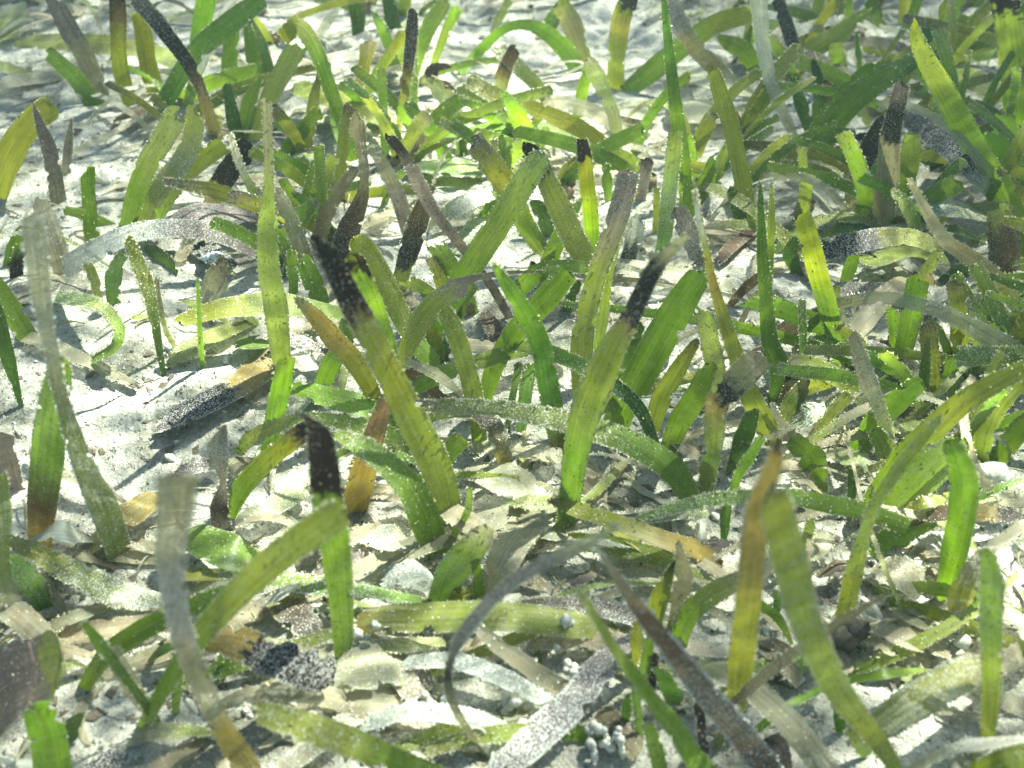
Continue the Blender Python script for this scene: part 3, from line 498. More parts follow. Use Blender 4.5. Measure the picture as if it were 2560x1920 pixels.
D U r|67,-73,-14|tall pale leaf with wide cream top and olive foot, at the left|-1430,2619,-30,93,n4 -1414,2588,325,92,n5 -1420,2571,504,72,n5 -1409,2551,711,55,n4 -1389,2531,917,38,t3 -1359,2513,1112,39,c4 -1327,2495,1292,50,c4 -1286,2477,1480,60,c4 -1262,2467,1590,46,c3
L U r|-15,-99,3|wide green upright leaf with rusty foot behind the tall pale leaf|-1766,2666,-30,80,o1 -1677,2660,246,100,b1 -1585,2655,497,113,g3 -1503,2649,728,94,g6 -1436,2646,885,76,g4 -1405,2644,960,32,n3
L U r|82,-51,26|dark green leaf leaning out of the left edge|-2192,3914,-30,73,g1 -2241,3928,153,97,g1 -2267,3936,246,96,g1 -2287,3944,329,70,g1
L U r|23,-97,1|narrow dark blue green leaf at the left edge|-2100,3481,-30,14,d1 -2081,3489,251,59,d1 -2056,3496,450,42,d1 -2045,3500,576,26,d1
L F r|4,-20,98|crusted green leaf hooked round like a question mark on the sand|-2173,4202,50,79,d6 -1981,4038,153,93,g7 -1840,3924,201,67,n6 -1735,3809,208,43,g3 -1701,3730,188,31,g3 -1730,3688,150,64,g1 -1854,3726,50,54,g1
L U r|55,-84,0|green strap narrowing down to a thin point on the open sand|-1538,3681,-30,4,d1 -1527,3682,118,29,d1 -1514,3683,296,42,g4 -1507,3685,490,63,n5 -1525,3686,650,54,n5 -1528,3686,720,30,n3
D U r|-4,-100,1|thin grey leaf hugging the green strap|-1495,3826,-30,22,n2 -1533,3827,139,28,n2 -1533,3829,291,30,t2 -1514,3830,419,15,t2
L U r|17,-99,-1|thin single green stem standing on the open sand|-1375,3712,-30,25,g1 -1337,3718,270,21,g1 -1302,3722,496,10,g1
L F r|-3,-29,96|olive leaf sticking out level to the left of the very tall narrow leaf|-776,4062,50,64,g1 -982,3943,187,112,n3 -1111,3889,232,109,n3 -1279,3842,245,102,y3 -1448,3800,210,74,y2
D F r|4,9,100|translucent green leaf lying on sand below the level olive leaf|-1192,4051,30,91,n2 -1352,3868,70,110,n3 -1465,3773,53,106,n5 -1521,3727,30,35,n4
L F r|-12,11,99|short dark green leaf lying behind the very tall narrow leaf|-1093,3870,40,98,d1 -1147,3807,90,151,g3 -1227,3857,60,75,g1
L U r|34,-91,-22|bright lime blunt leaf standing in front of the very tall narrow leaf's foot|-997,3162,-30,63,l1 -917,3123,269,75,l2 -861,3096,459,76,l1 -819,3075,603,60,n1
D F r|-1,-5,100|flat dead leaf with black and white speckled end and tan orange foot on open sand|-1063,3812,30,123,t4 -1125,3644,49,161,o3 -1188,3537,57,146,o5 -1211,3514,59,145,k7 -1297,3431,60,141,k8 -1399,3359,52,127,k8 -1464,3297,40,33,p6
D F r|5,1,100|brown furry leaf end poking left from behind the orange leaf|-783,3728,90,30,b6 -895,3717,153,106,b9 -996,3773,150,82,b9
L U r|12,-99,3|@left:orange yellow pointed leaf leaning left|-570,3507,-30,51,y1 -642,3503,205,88,y5 -721,3499,346,88,o5 -792,3496,474,66,o4 -854,3494,568,14,c1
L U r|-33,-93,18|bright green leaf rising behind the orange yellow leaf|-848,3549,-30,66,l1 -769,3558,158,79,l3 -704,3563,260,72,g5 -678,3570,392,51,g6
L F r|-9,-26,96|bright speckled green leaf lying level beside the lime blunt leaf|-494,3381,40,70,l1 -631,3338,134,104,l3 -796,3362,175,85,l3 -931,3425,160,65,l1
L F r|3,-75,66|green crusted leaf bowed level behind the black topped leaf|-348,3103,40,52,d1 -437,3058,209,64,g3 -578,3006,327,62,g4 -731,3026,346,50,g5 -865,3055,294,50,n5 -1009,3106,180,59,n5 -1101,3134,60,33,g3
L U r|5,-100,-7|tall green leaf with long black upper part in front, left of centre|-570,2201,-30,53,g3 -544,2179,312,76,g3 -530,2159,614,89,g2 -525,2142,853,90,g1 -524,2140,882,89,k2 -515,2128,1054,81,k3 -514,2123,1139,60,k3 -534,2120,1183,29,k1 -558,2118,1211,7,k1
L U r|-39,-84,37|olive leaf leaning right with its black end against the black topped leaf|-1095,2852,-30,42,g1 -1022,2862,134,71,g1 -919,2872,263,68,n1 -824,2879,349,67,y1 -784,2882,387,69,b2 -757,2883,410,71,k3 -705,2887,455,47,k2
D U r|-15,-99,-2|twisted purple brown spindle shaped leaf left of the black topped leaf|-1100,2770,-30,88,p2 -1082,2763,134,72,k3 -1043,2756,280,20,p5 -1033,2747,445,79,p9 -978,2740,584,6,p4
D F r|-5,-14,99|cream and black dead leaf crossing the wide green upright leaf|-1476,2875,40,10,k2 -1592,2933,95,48,c2 -1725,2977,113,62,c2 -1917,3126,90,27,t2
D F r|-7,-14,99|dark grey flat leaf on sand behind the purple spindle|-1173,3095,30,86,k6 -1235,3055,70,100,p7 -1334,3059,30,80,p6
D F r|7,2,100|rounded brown grey leaf tucked behind the purple spindle|-1037,3132,30,80,b2 -1080,3015,110,86,t2 -1111,2987,40,62,t2
D F r|-9,-1,100|pale grey leaf half buried in the open sand at left|-1613,3569,30,16,k2 -1819,3689,48,59,c2 -2055,3827,47,80,c3 -2267,3942,30,56,c2
D U r|-36,-88,30|tan triangular dead leaf standing behind the level olive leaf|-1480,4205,-30,111,t4 -1391,4216,125,124,t5 -1321,4226,229,81,b5
L U r|36,-93,8|crusted olive stub under the white crusted arch|-1988,4244,-30,31,n6 -1980,4252,108,46,n6 -1998,4260,197,46,n6
L U r|46,-88,-13|dark green leaf rising beneath the white crusted arch|-1911,4218,-30,48,d1 -1868,4225,156,81,d4 -1795,4231,280,59,d4
D F c|-3,0,100|white crusted scrap at the left edge|-2248,3801,30,58,w4 -2271,3723,57,75,w4 -2311,3733,30,80,w2
L U r|64,-75,-17|black and green leaf stub at the left edge|-2437,4390,-30,53,k1 -2389,4405,124,80,k2 -2344,4415,211,64,g1
L U r|48,-87,-6|dark green leaf close right of the very tall narrow leaf|-1055,4270,-30,50,d1 -1037,4268,135,53,g3 -1027,4266,266,40,g3
L U r|47,-87,14|green leaf lying behind the black ended olive shoot|-887,4179,-30,47,d1 -926,4182,131,100,g1 -969,4185,276,68,g1
D F c|-3,-5,100|white torn leaf scrap beside the leaning olive leaf|-913,2935,30,146,w4 -867,2978,49,128,w4 -808,3086,30,67,c2
D F r|-13,-11,99|pale crusted leaf lying at the foot of the black topped leaf|-1044,2800,40,42,c2 -943,2791,86,98,c6 -820,2952,40,99,n6
L U r|22,-98,0|orange leaf foot right of the black topped leaf|-623,2972,-30,72,o1 -593,2979,129,71,o2 -567,2985,220,39,o1
L U r|10,-99,-4|blurred purple black leaf end at the left edge|-1958,2972,-30,98,p1 -1941,2968,158,99,p1 -1893,2964,333,62,p1
L U r|64,-76,9|@centre:long olive leaf with black upper end|-209,2753,-30,90,g1 -257,2722,349,109,n3 -322,2698,609,100,n3 -381,2677,830,84,y3 -440,2658,1039,75,y5 -467,2650,1128,72,b5 -478,2647,1161,71,k4 -499,2640,1238,67,k4 -529,2631,1343,58,k4 -563,2625,1403,35,k2
L U r|63,-75,19|@centre:wide green leaf bowing left|-273,2674,-30,72,g1 -317,2648,225,119,g1 -353,2631,378,99,g2 -425,2615,522,84,g4 -498,2604,616,71,g5 -579,2597,678,24,n4
L U r|-28,-52,81|@centre:thin green leaf|-324,2990,-30,29,g1 -257,2981,73,28,g3 -130,2977,99,23,n3 34,2979,86,5,n1
L U r|-37,-89,27|@centre|-353,3043,-30,65,g1 -264,3047,132,90,g1 -185,3049,226,63,n2
L U r|21,-98,5|@left:lime leaf with a black spot at its end|-474,3435,-30,49,g1 -497,3439,258,70,l2 -517,3442,426,81,l4 -555,3444,601,92,l3 -587,3446,700,96,l2 -596,3447,738,93,k1 -602,3447,768,93,k1 -610,3447,790,81,y1 -614,3448,804,56,y1
L U r|67,-66,34|@left:yellow olive leaf leaning left|-296,3624,-30,49,d1 -341,3633,113,80,g1 -406,3641,215,86,g2 -466,3652,363,90,n4 -535,3665,536,97,y5 -597,3676,672,94,y3 -626,3680,724,64,y1
L U r|-24,-93,28|@left:grey green leaf twisting into a thin dark thread|-507,3549,-30,44,n1 -482,3555,124,50,n4 -448,3560,228,64,n5 -378,3568,386,88,n5 -301,3572,482,94,n5 -219,3576,553,85,p6 -186,3577,584,40,p5 -134,3578,600,29,p5 -36,3579,622,20,p4 132,3579,631,4,p1
L U r|32,-93,-20|thick orange brown dead sheath leaning right under the long black ended leaf|-623,2886,-30,106,o2 -544,2854,256,107,o3 -488,2827,472,84,b4 -431,2803,663,38,b3
L U r|-42,-89,18|@cross:green leaf leaning right|-129,3466,-30,44,g1 -71,3461,240,77,g1 29,3457,447,86,g1 136,3454,594,95,g1 220,3452,723,78,g1
L U r|7,-100,-3|@cross:dark green leaf leaning left to a point|200,3228,-30,67,b1 172,3220,162,78,d1 142,3211,343,77,d1 113,3201,538,75,d1 56,3193,699,73,g1 -15,3186,843,49,g1 -63,3180,948,6,g1
L F r|-5,-80,60|@cross:green leaf bowing right|3,4106,130,75,g1 118,3992,330,81,g1 235,4034,340,54,g1 373,4190,210,53,g1
L U r|19,-98,5|plain olive leaf behind the thin tan twisted leaf, in the middle|-131,3247,-30,54,g1 -147,3251,221,71,n3 -180,3255,429,70,n4 -224,3259,602,69,n4 -258,3261,685,49,y3
D F r|-15,-25,96|short orange and brown blotched leaf bent over, in the middle|-27,3085,40,58,o3 -49,3113,148,77,o6 -87,3156,204,79,b5 -151,3179,230,35,b5
D F r|-6,-71,70|thin tan twisted dead leaf lying over the green ones in the middle|-142,3291,190,10,c2 -247,3259,318,38,c3 -327,3322,331,40,c2 -438,3461,270,23,c2
L F r|-11,-63,77|slim green leaf reaching level to the right under the tan twisted leaf|-445,3514,50,66,g1 -308,3458,189,72,g1 -170,3426,278,63,n2 -17,3452,317,58,n2 69,3455,310,24,n1
L F r|-12,-79,61|dark green leaf bowed left from behind the right hand shoot|591,3121,50,26,d4 506,3172,250,51,d4 407,3213,341,52,d4 312,3249,385,52,g5 219,3307,403,57,g5 93,3395,388,60,n5 -11,3468,350,30,n4
L F r|1,-73,68|long speckled green leaf bowed left across the middle with ochre and purple tip|705,2867,30,63,g1 607,2892,200,99,g1 443,2885,351,90,g4 229,2866,467,77,n6 55,2884,505,65,n6 -121,2935,491,54,n6 -242,2976,453,61,y7 -337,3037,410,24,p6
L U r|-13,-99,6|@right:olive leaf with black upper part and pale tip|190,2753,-30,49,d1 211,2758,192,78,g3 226,2764,428,87,g3 252,2769,618,101,n4 294,2773,783,101,y4 335,2776,912,78,y5 358,2778,965,68,o5 369,2778,991,63,k6 401,2781,1092,54,k5 438,2784,1202,48,k5 473,2785,1255,42,t4 528,2787,1324,16,c2
L U r|23,-97,9|@right:tall grey green leaf with purple crusted end|301,3394,-30,64,g1 282,3435,331,91,n4 295,3457,512,78,n5 329,3479,693,71,n4 367,3495,824,77,t5 402,3511,958,81,p6 426,3530,1112,78,p7
L U r|-34,-93,14|@right:slim olive leaf|346,3657,-30,44,g1 369,3689,292,70,n4 396,3719,564,49,y4 444,3742,783,47,y4 475,3756,909,32,y4
L U r|-61,-73,30|@wide:wide bright green leaf leaning right|415,3305,-30,112,g1 460,3321,159,118,g1 543,3342,374,137,g1 633,3364,599,125,g1 715,3381,776,77,g1
L U r|-20,-96,17|@wide:narrow olive leaf|561,3276,-30,54,n1 595,3298,179,74,n1 654,3317,336,68,n1 721,3334,479,26,b1
L U r|-6,-100,2|@wide:green leaf with silvery specks|613,3162,-30,56,g1 657,3162,189,83,g2 706,3163,326,87,g2 742,3164,506,51,g2
L U r|-12,-98,15|@wide:small dark green leaf|482,3657,-30,43,d1 503,3676,133,64,d1 550,3696,278,42,d1
L U r|20,-98,-1|thin dark green stem with specks under the long bowed leaf|-21,3349,-30,21,d4 3,3353,174,31,d5 29,3357,344,27,g5
L U r|-9,-100,-2|slim dark green leaf with specks beside the thin stem, under the long bowed leaf|37,3344,-30,41,d4 55,3337,206,55,d6 77,3331,366,39,g6
D F c|0,10,99|large translucent cream leaf scrap lying in front of the centre shoot|84,2925,50,135,c2 -35,2973,90,181,c3 -158,3038,60,118,c3
D F r|9,10,99|straight pinkish tan dead stalk lying on sand in the middle|206,3145,30,84,c4 29,3162,50,97,c4 -176,3202,30,76,c4
L F r|2,6,100|small crusted green leaf lying at the middle, above the olive strap|-29,2875,40,55,g4 57,2814,128,67,n6 156,2835,110,45,n5
L F r|2,-23,97|olive yellow strap sloping down right with rounded orange end|764,2575,40,36,b1 668,2584,115,78,o1 545,2575,178,68,o1 372,2623,219,61,y4 232,2698,205,63,y4 138,2783,170,21,b3
D U r|8,-99,10|dark brown leaf in shadow under the tan twisted leaf|-285,3528,-30,46,k2 -377,3531,109,77,b2 -458,3532,144,65,b2
L U r|-18,-98,4|@left|-397,3769,-30,88,g1 -350,3770,74,102,g1 -359,3771,183,83,y1
L U r|29,-96,0|small dark green leaf in the left hand cluster|-303,3769,-30,46,d1 -292,3774,89,53,d1 -276,3778,151,31,g1
D F c|2,4,100|brown streaked scrap lying on bright sand behind the crossed shoot|-78,3860,20,59,k3 -78,3929,59,85,b4 -134,4101,30,51,b2
L U r|-6,-99,11|short dark leaf stub behind the grey green tall leaf|249,4141,-30,47,d1 278,4150,79,54,d1 313,4159,166,23,d1
D F r|0,-15,99|tan translucent dead leaf behind the right hand olive leaf's foot|305,2809,30,74,c2 325,2959,59,89,c1 296,3122,30,61,c2
L U r|31,-95,0|@centre|-475,3106,-30,34,g1 -453,3110,133,46,g2 -451,3114,260,32,g2
L U r|29,-96,4|@centre|-405,3134,-30,33,d1 -419,3134,83,39,d1 -433,3134,172,26,d1
D U r|-66,-67,33|pale brown leaf behind the olive leaf with black upper part|503,4028,-30,34,b2 588,4040,179,57,t3 670,4051,350,64,t3
L U r|-40,-90,17|thin silt coated stem behind the left hand cluster|-256,4065,-30,32,g1 -215,4068,112,39,n5 -167,4070,211,38,n5
L U c|-23,-97,-12|blunt olive leaf coated in white grains, left of the tan square ended leaf|904,3534,-30,65,g5 846,3521,207,78,n8 762,3502,502,75,n8
D U c|-63,-77,3|leaf bent at a black band with broad tan square end, right of centre|760,2998,-30,63,d3 764,2986,167,77,g4 753,2973,324,86,n4 743,2962,465,84,o4 756,2960,500,89,k6 778,2956,550,94,k6 809,2951,616,95,t3 868,2943,720,85,t2
L U r|47,-64,61|olive leaf drooping left with blunt end, right side|1545,3415,-30,68,n1 1478,3417,90,103,n1 1431,3418,152,92,n1 1324,3420,222,79,n1 1213,3421,282,69,n1 1124,3422,303,40,t1
D U r|-13,-99,-6|grey crusted stalk bent beside the drooping olive leaf|1561,3152,-30,37,n7 1445,3152,242,45,n9 1358,3152,411,63,t8 1302,3152,531,55,t7 1246,3152,655,30,t5
L U r|-41,-88,23|smooth round ended green leaf leaning right at the right side|1415,3218,-30,74,g1 1460,3225,140,94,g1 1521,3230,249,94,g1 1597,3235,351,72,g1
L U c|-36,-93,3|short square green leaf standing alone at the right side|1840,3507,-30,57,l1 1850,3511,126,77,g1 1845,3514,240,68,g1
D F r|-25,-82,52|long cream leaf arched up to the left with a brown striped end, right side|2225,3523,170,75,c2 1979,3490,345,81,c2 1802,3530,432,54,c2 1682,3590,452,37,c2 1545,3679,427,34,c2 1411,3743,355,36,t2 1322,3771,272,58,b4 1232,3822,152,88,b5 1177,3874,60,66,b5
D U r|-70,-64,31|dull brown stalk leaning right under the drooping olive leaf|1209,3252,-30,17,t2 1270,3254,140,47,n1 1340,3256,269,49,n1
D U r|-62,-75,25|yellow and dark green ragged leaf behind the cream triangle|1124,3374,-30,56,y2 1168,3383,112,84,d3 1208,3391,221,34,t2
L F r|-2,-26,96|glinting crusted green leaf lying beside the dull brown stalk|1142,3322,40,105,g8 1177,3251,142,83,g9 1250,3308,170,68,g8
L U r|-73,-56,39|@rshoot:long olive leaf leaning far right|1376,2920,-30,54,g1 1452,2914,238,84,g1 1543,2910,425,91,n1 1632,2906,571,76,n1 1784,2903,709,51,n1
L U r|-48,-85,21|@rshoot:broad glinting green leaf|1447,2877,-30,77,g3 1533,2877,189,137,g6 1599,2877,309,122,g6 1633,2876,384,54,g4
L U r|-50,-85,-14|long upright green leaf at the right, in front of the fanned shoot|1544,2463,-30,53,g1 1513,2455,241,84,g1 1481,2448,455,83,g1 1436,2442,637,83,g1 1350,2437,800,46,g1
L U r|-61,-79,10|@rshoot:dark olive leaf|1878,3125,-30,68,g1 1841,3125,224,102,n1 1874,3125,393,87,n1 1961,3125,490,50,n1
L U r|-84,-46,27|@rshoot|1947,3134,-30,73,g1 1972,3139,122,90,g1 2027,3145,240,74,g1
D F r|-24,-73,64|thin white curved leaf hooped round the foot of the fanned shoot|1927,2900,40,19,w3 1766,2813,195,36,c2 1678,2829,315,33,c2 1676,2959,363,31,c2 1751,3185,323,33,c2 1873,3387,250,21,c2
D U r|52,-75,40|cream triangular leaf leaning left beside the ochre needle leaf's foot|1214,3242,-30,8,c2 1092,3245,94,67,c2 1031,3248,215,31,c2
L U r|11,-99,2|broad rounded green leaf right of the ochre pointed leaf|1222,2998,-30,39,g1 1151,2990,171,107,g1 1051,2985,280,58,g1
L U r|11,-99,2|dark green leaf behind the bent tan ended leaf|888,3106,-30,44,d1 908,3112,175,75,d1 924,3116,309,56,d1
L U r|-61,-79,4|thin bright green leaf with silvery edge left of the ochre pointed leaf|814,2819,-30,33,g1 821,2806,237,32,l4 850,2799,361,37,l5 881,2793,476,23,l5
D F r|-9,13,99|cream flat triangle of dead leaf at the foot of the broad rounded leaf|1212,2926,40,20,c2 1117,2954,110,90,c2 1079,3131,40,50,c2
L U r|-17,-97,-14|@ochre:ochre leaf with dark pointed end|717,1947,-30,32,n1 675,1897,386,72,y3 644,1857,697,68,y3 615,1823,957,61,o4 592,1796,1166,55,o4 592,1781,1284,45,o5 597,1768,1383,34,o5 593,1763,1424,22,b2 590,1759,1453,7,k1
L U r|20,-98,1|@ochre:long olive leaf blotched with white|1219,1777,-30,31,n3 1071,1756,239,58,y4 960,1741,417,70,y5 862,1725,599,76,n5 789,1711,766,74,y5 726,1698,920,79,n5 669,1682,1097,80,y5 626,1671,1227,76,y4 586,1661,1348,69,y3 576,1656,1405,38,b2
L F r|-7,-74,67|long thin green leaf bowed left across the ochre leaves|1435,2661,150,59,g1 1256,2630,263,64,g1 1089,2594,344,62,g1 966,2582,390,56,g3 818,2558,422,45,g5 649,2531,428,44,g6 512,2509,403,37,g6 420,2499,370,11,g5
L U r|-37,-92,14|dark green leaf right of the tall yellow olive leaf|1610,4336,-30,40,g1 1625,4349,97,63,g1 1633,4360,183,47,g1
D U r|13,-99,11|pale yellow edged leaf close beside the tall yellow olive leaf|1568,3861,-30,11,c2 1481,3870,152,37,c2 1426,3876,255,44,n2 1411,3881,340,30,n2
D U r|-13,-99,11|dark brown rolled leaf right of the needle tipped leaf|1028,4205,-30,8,b2 1101,4207,94,50,b3 1181,4209,177,50,b2
D U r|-75,-58,33|thin grey leaf parallel to the dark brown rolled leaf|1049,4041,-30,10,t2 1112,4048,154,38,t2 1169,4054,269,32,t2
D F r|-20,-13,97|speckled grey brown leaf lying behind the slender dark green leaf|1401,3857,60,19,t3 1302,3908,141,53,t5 1234,3989,161,69,b6 1189,4104,150,52,b5
L U r|-57,-63,53|dark green leaf under the long pale tan leaf, right side|2085,4336,-30,65,d1 2133,4342,63,96,d1 2201,4347,108,56,g1
D F r|-11,-5,99|bluish white crusted leaf lying beyond the arched cream leaf|1977,4164,40,60,w5 2073,4185,110,76,w6 2261,4361,50,53,w4
D F r|-13,-2,99|pale stalk at the right edge crossing the pale tan leaf|2515,4402,40,61,w2 2304,4181,150,65,c2 2261,4281,40,69,c2
D U r|-17,-99,-3|small orange cream leaf end standing at the right|1975,4257,-30,33,c2 1986,4254,79,44,o1 1969,4252,146,23,c2
L U r|-76,-60,24|narrow green leaf with speckles leaning right|1950,4310,-30,43,g1 1987,4319,118,59,n5 2017,4328,224,33,n5
D F c|13,6,99|square tan scrap lying beyond the grey crusted stalk|1610,3847,30,147,t2 1584,3854,90,116,c2 1615,3976,50,91,c2
D F c|12,-6,99|glinting pale leaf scrap below the smooth round ended green leaf|1440,3058,40,109,w4 1347,3053,109,123,n5 1275,3148,60,119,c4
L U r|-9,-99,-5|green leaf at the foot of the grey crusted stalk|1527,3134,-30,40,g1 1469,3132,111,71,g1 1419,3131,192,52,g1
L U c|-11,-99,2|dark green stub below the glinting pale scrap|1331,2946,-30,26,d1 1313,2951,95,38,d1 1286,2954,171,25,d1
D F r|-4,-2,100|tan dead leaf lying left of the bent tan ended leaf|760,3178,30,130,c2 697,3193,89,128,t3 670,3313,30,88,t3
D U r|-59,-81,-6|milky olive leaf stub below the bent tan ended leaf|750,2972,-30,41,n3 752,2970,94,63,n4 736,2968,175,45,n4
L F r|-28,-17,95|slim olive leaf lying over the broad glinting leaf|1445,2833,40,30,n1 1501,2732,203,48,n1 1711,2849,130,39,n1
L U r|-92,-20,35|thin pale green leaf crossing the fanned shoot|1695,3486,-30,15,n1 1725,3363,20,38,g3 1773,3207,20,46,g2
D U r|20,-98,-3|blurred foreground leaf with wide tan top and yellow foot, lower left|-760,1685,-30,73,o2 -773,1679,226,76,o2 -798,1675,406,55,o1 -813,1671,565,34,c3 -824,1667,735,27,t4 -824,1662,900,30,p8 -810,1658,1065,33,p9 -782,1654,1217,54,t7 -742,1651,1358,76,t4 -713,1648,1463,80,t4
L U r|-55,-76,34|big olive green leaf leaning right to a round end in the foreground left|-1208,1923,-30,21,g1 -1062,1910,256,39,g1 -925,1898,496,57,g2 -813,1890,667,71,n3 -670,1881,854,76,n4 -520,1873,1013,79,n4 -418,1868,1110,70,n2
D F r|1,4,100|orange dead leaf lying behind the blurred tan topped leaf|-1579,2631,40,99,y2 -1447,2678,147,149,o3 -1380,2773,132,129,o3 -1359,2905,70,99,o2
D F r|32,-22,92|small grey white leaf bowed at lower left|-1559,2706,40,39,k2 -1556,2589,195,47,w2 -1619,2576,224,61,w1 -1797,2685,50,94,w2
D U r|79,-61,-10|blurred pale leaf bending in at the left edge|-1664,2321,-30,35,t2 -1686,2323,169,41,c1 -1671,2325,328,37,n2 -1615,2328,548,78,n4 -1560,2331,765,57,n3
L F r|19,-8,98|long silt coated olive leaf sloping down right at lower left|-1223,2416,40,41,n9 -1351,2393,105,104,n9 -1493,2436,150,96,n7 -1653,2512,172,78,y5 -1811,2589,170,46,y4
L U r|25,-97,6|glinting crusted green leaf below the silt coated one|-1648,2411,-30,38,d1 -1663,2415,141,108,g8 -1694,2417,267,69,g7
L U r|-35,-82,45|dark green leaf bowing right under the big olive green leaf|-1438,2082,-30,41,g1 -1315,2094,161,60,g1 -1193,2102,271,63,g1 -1063,2109,363,62,g1 -951,2113,422,55,g2 -857,2117,480,40,g2
L U r|75,-65,12|thin green leaf leaning left at lower left|-1112,1928,-30,13,n1 -1144,1924,173,26,g3 -1182,1919,386,29,g4 -1203,1916,495,33,g1 -1222,1914,594,14,g1
D F r|9,-53,84|fallen leaf with orange foot and broad black end furry with white, foreground|-1004,2157,170,69,o1 -906,2108,237,99,o2 -835,2062,271,100,o2 -817,2048,278,99,k4 -752,2010,290,108,k8 -675,1988,278,120,k8 -600,1987,229,122,k8 -565,1995,190,87,k8
D F c|13,-11,99|square brown leaf end with white specks beside the black topped leaf's foot|-866,2438,40,59,n2 -765,2345,87,118,b5 -689,2279,85,110,b7 -661,2262,70,90,b7
D F r|2,-15,99|small bluish white leaf tip lying on the big olive green leaf|-872,2387,60,46,w3 -793,2360,148,47,w3 -738,2427,130,10,w2
D F r|-6,7,100|low brown and yellow strap running level behind the blurred tan topped leaf|-1271,2540,40,57,k2 -1149,2489,93,60,y1 -1028,2476,110,55,y2 -898,2509,60,61,n2
D F r|14,-7,99|cream speckled leaf lying on the brown and yellow strap|-1127,2474,40,55,y6 -1033,2442,107,79,c8 -953,2485,90,49,y7
L F r|9,-16,98|broad green leaf lying level behind the big olive green leaf|-874,2555,40,96,g1 -1006,2545,151,146,g3 -1185,2664,110,106,g2
L U r|38,-92,-5|bright lime foreground leaf at the bottom left|-1408,1738,-30,101,g1 -1350,1740,291,95,l1 -1345,1741,441,71,l1
L U r|-55,-61,56|huge blurred foreground leaf with purple grey patch in the lower left corner|-1806,1946,-30,251,g1 -1571,1927,231,221,p3 -1423,1918,338,203,p2 -1360,1914,385,204,n1 -1326,1912,404,201,n1
L U r|44,-88,-16|dark green leaf behind the lime foreground leaf|-1418,1876,-30,49,d1 -1379,1878,91,66,d1 -1338,1880,170,47,d1
L F r|13,-57,81|broad pale green blunt leaf lying low along the bottom edge|-186,1732,50,40,g1 -346,1660,295,65,g1 -450,1650,397,78,n4 -582,1669,449,77,n4 -721,1727,430,55,n5
L F r|12,15,98|narrow crusted green leaf lying level behind the black topped leaf's foot|-283,2406,40,17,g3 -507,2410,103,65,g6 -649,2422,113,84,g6 -737,2440,110,93,n6 -872,2481,90,68,n6
D F r|-1,-11,99|pale stalk lying on sand at lower left|-1413,2410,30,16,t2 -1484,2315,90,42,c2 -1597,2305,30,68,t2
D F r|-9,-12,99|wide tan dead leaf lying under the dark green bowing leaf|-1211,2333,30,41,c2 -1360,2283,60,86,t2 -1561,2278,30,79,t2
D F r|-5,-12,99|cream dead leaf beside the huge blurred foreground leaf|-1384,2186,30,26,c2 -1453,2164,98,41,c2 -1557,2232,30,37,c2
D F r|-3,-21,98|cream strap lying beneath the furry black ended leaf|-521,2010,30,71,c2 -662,1966,162,66,c2 -819,1969,139,62,c2 -945,1998,40,37,t2
D F r|2,12,99|pale greenish strap lying level near the bottom edge, lower left|-927,1904,30,31,k2 -1008,1865,104,58,n3 -1141,1874,80,77,c3 -1205,1881,30,55,c2
D F r|7,-3,100|tan stalk lying by the yellow foot of the blurred foreground leaf|-974,1881,30,42,t2 -1024,1796,70,52,t2 -1126,1770,30,54,c2
L U r|25,-97,-4|tiny green shoot under the furry black ended leaf|-975,2117,-30,33,d1 -961,2116,66,24,g1 -949,2115,148,16,g1
L U r|0,-100,-1|thin silty green stem behind the blurred tan topped leaf|-1100,1976,-30,16,g6 -1046,1973,187,26,g6 -1006,1971,361,30,g5
L F r|-11,-11,99|small dark green leaf curled on sand beneath the dark green bowing leaf|-1216,2192,30,73,d1 -1147,2153,132,80,d1 -1129,2202,90,63,d1
D F c|14,-11,98|dark purple crusted scrap at the bottom edge, lower left|-1204,1836,30,68,p7 -1253,1791,50,77,k8 -1283,1759,30,55,p6
D F r|0,4,100|brown dead stalk lying across the pale olive foot at left|-1431,2570,40,31,b2 -1554,2566,109,43,t2 -1708,2662,40,38,p2
D U r|33,-94,7|translucent cream leaf standing among lower left litter|-1131,1928,-30,27,c2 -1148,1933,115,43,c1 -1179,1939,298,57,c1 -1180,1944,424,29,c2
D F r|-6,-28,96|long olive yellow leaf lying level in the foreground with rusty left end|-536,2283,70,67,o1 -444,2283,114,91,y3 -274,2249,168,100,n2 -111,2240,190,99,n2 51,2235,179,94,n2 214,2241,134,84,n2 362,2276,70,54,n2
L U r|5,-100,-1|short green leaf standing behind the long level foreground leaf|-113,2426,-30,34,g1 -116,2424,129,35,g1 -125,2423,252,28,g1
L U r|0,-100,4|green leaf with milky rolled end, in front of the centre shoot|-269,2426,-30,72,g4 -206,2433,171,113,g7 -135,2439,292,99,n5 -98,2442,363,76,c3 -87,2444,402,33,c2
L U r|-61,-76,20|thin green midrib leaf behind the milky ended leaf|-246,2673,-30,20,g1 -206,2677,105,26,g4 -162,2681,206,27,g4 -147,2685,328,21,g4
L F r|-14,6,99|small olive triangle leaf at the long level foreground leaf|-238,2403,30,76,y1 -183,2380,113,94,y1 -152,2441,90,29,n1
L F r|12,-1,99|olive leaf lying parallel below the orange ended olive strap|583,2593,40,91,g1 469,2640,110,102,y2 360,2747,70,69,y2
D U r|-4,-100,-6|long brown mottled leaf slanting from pale point to the bottom edge|816,1781,-30,86,b5 670,1771,248,83,b8 547,1762,464,74,b8 435,1754,669,61,b5 332,1746,856,53,b4 246,1739,1034,28,t2 199,1735,1123,3,c2
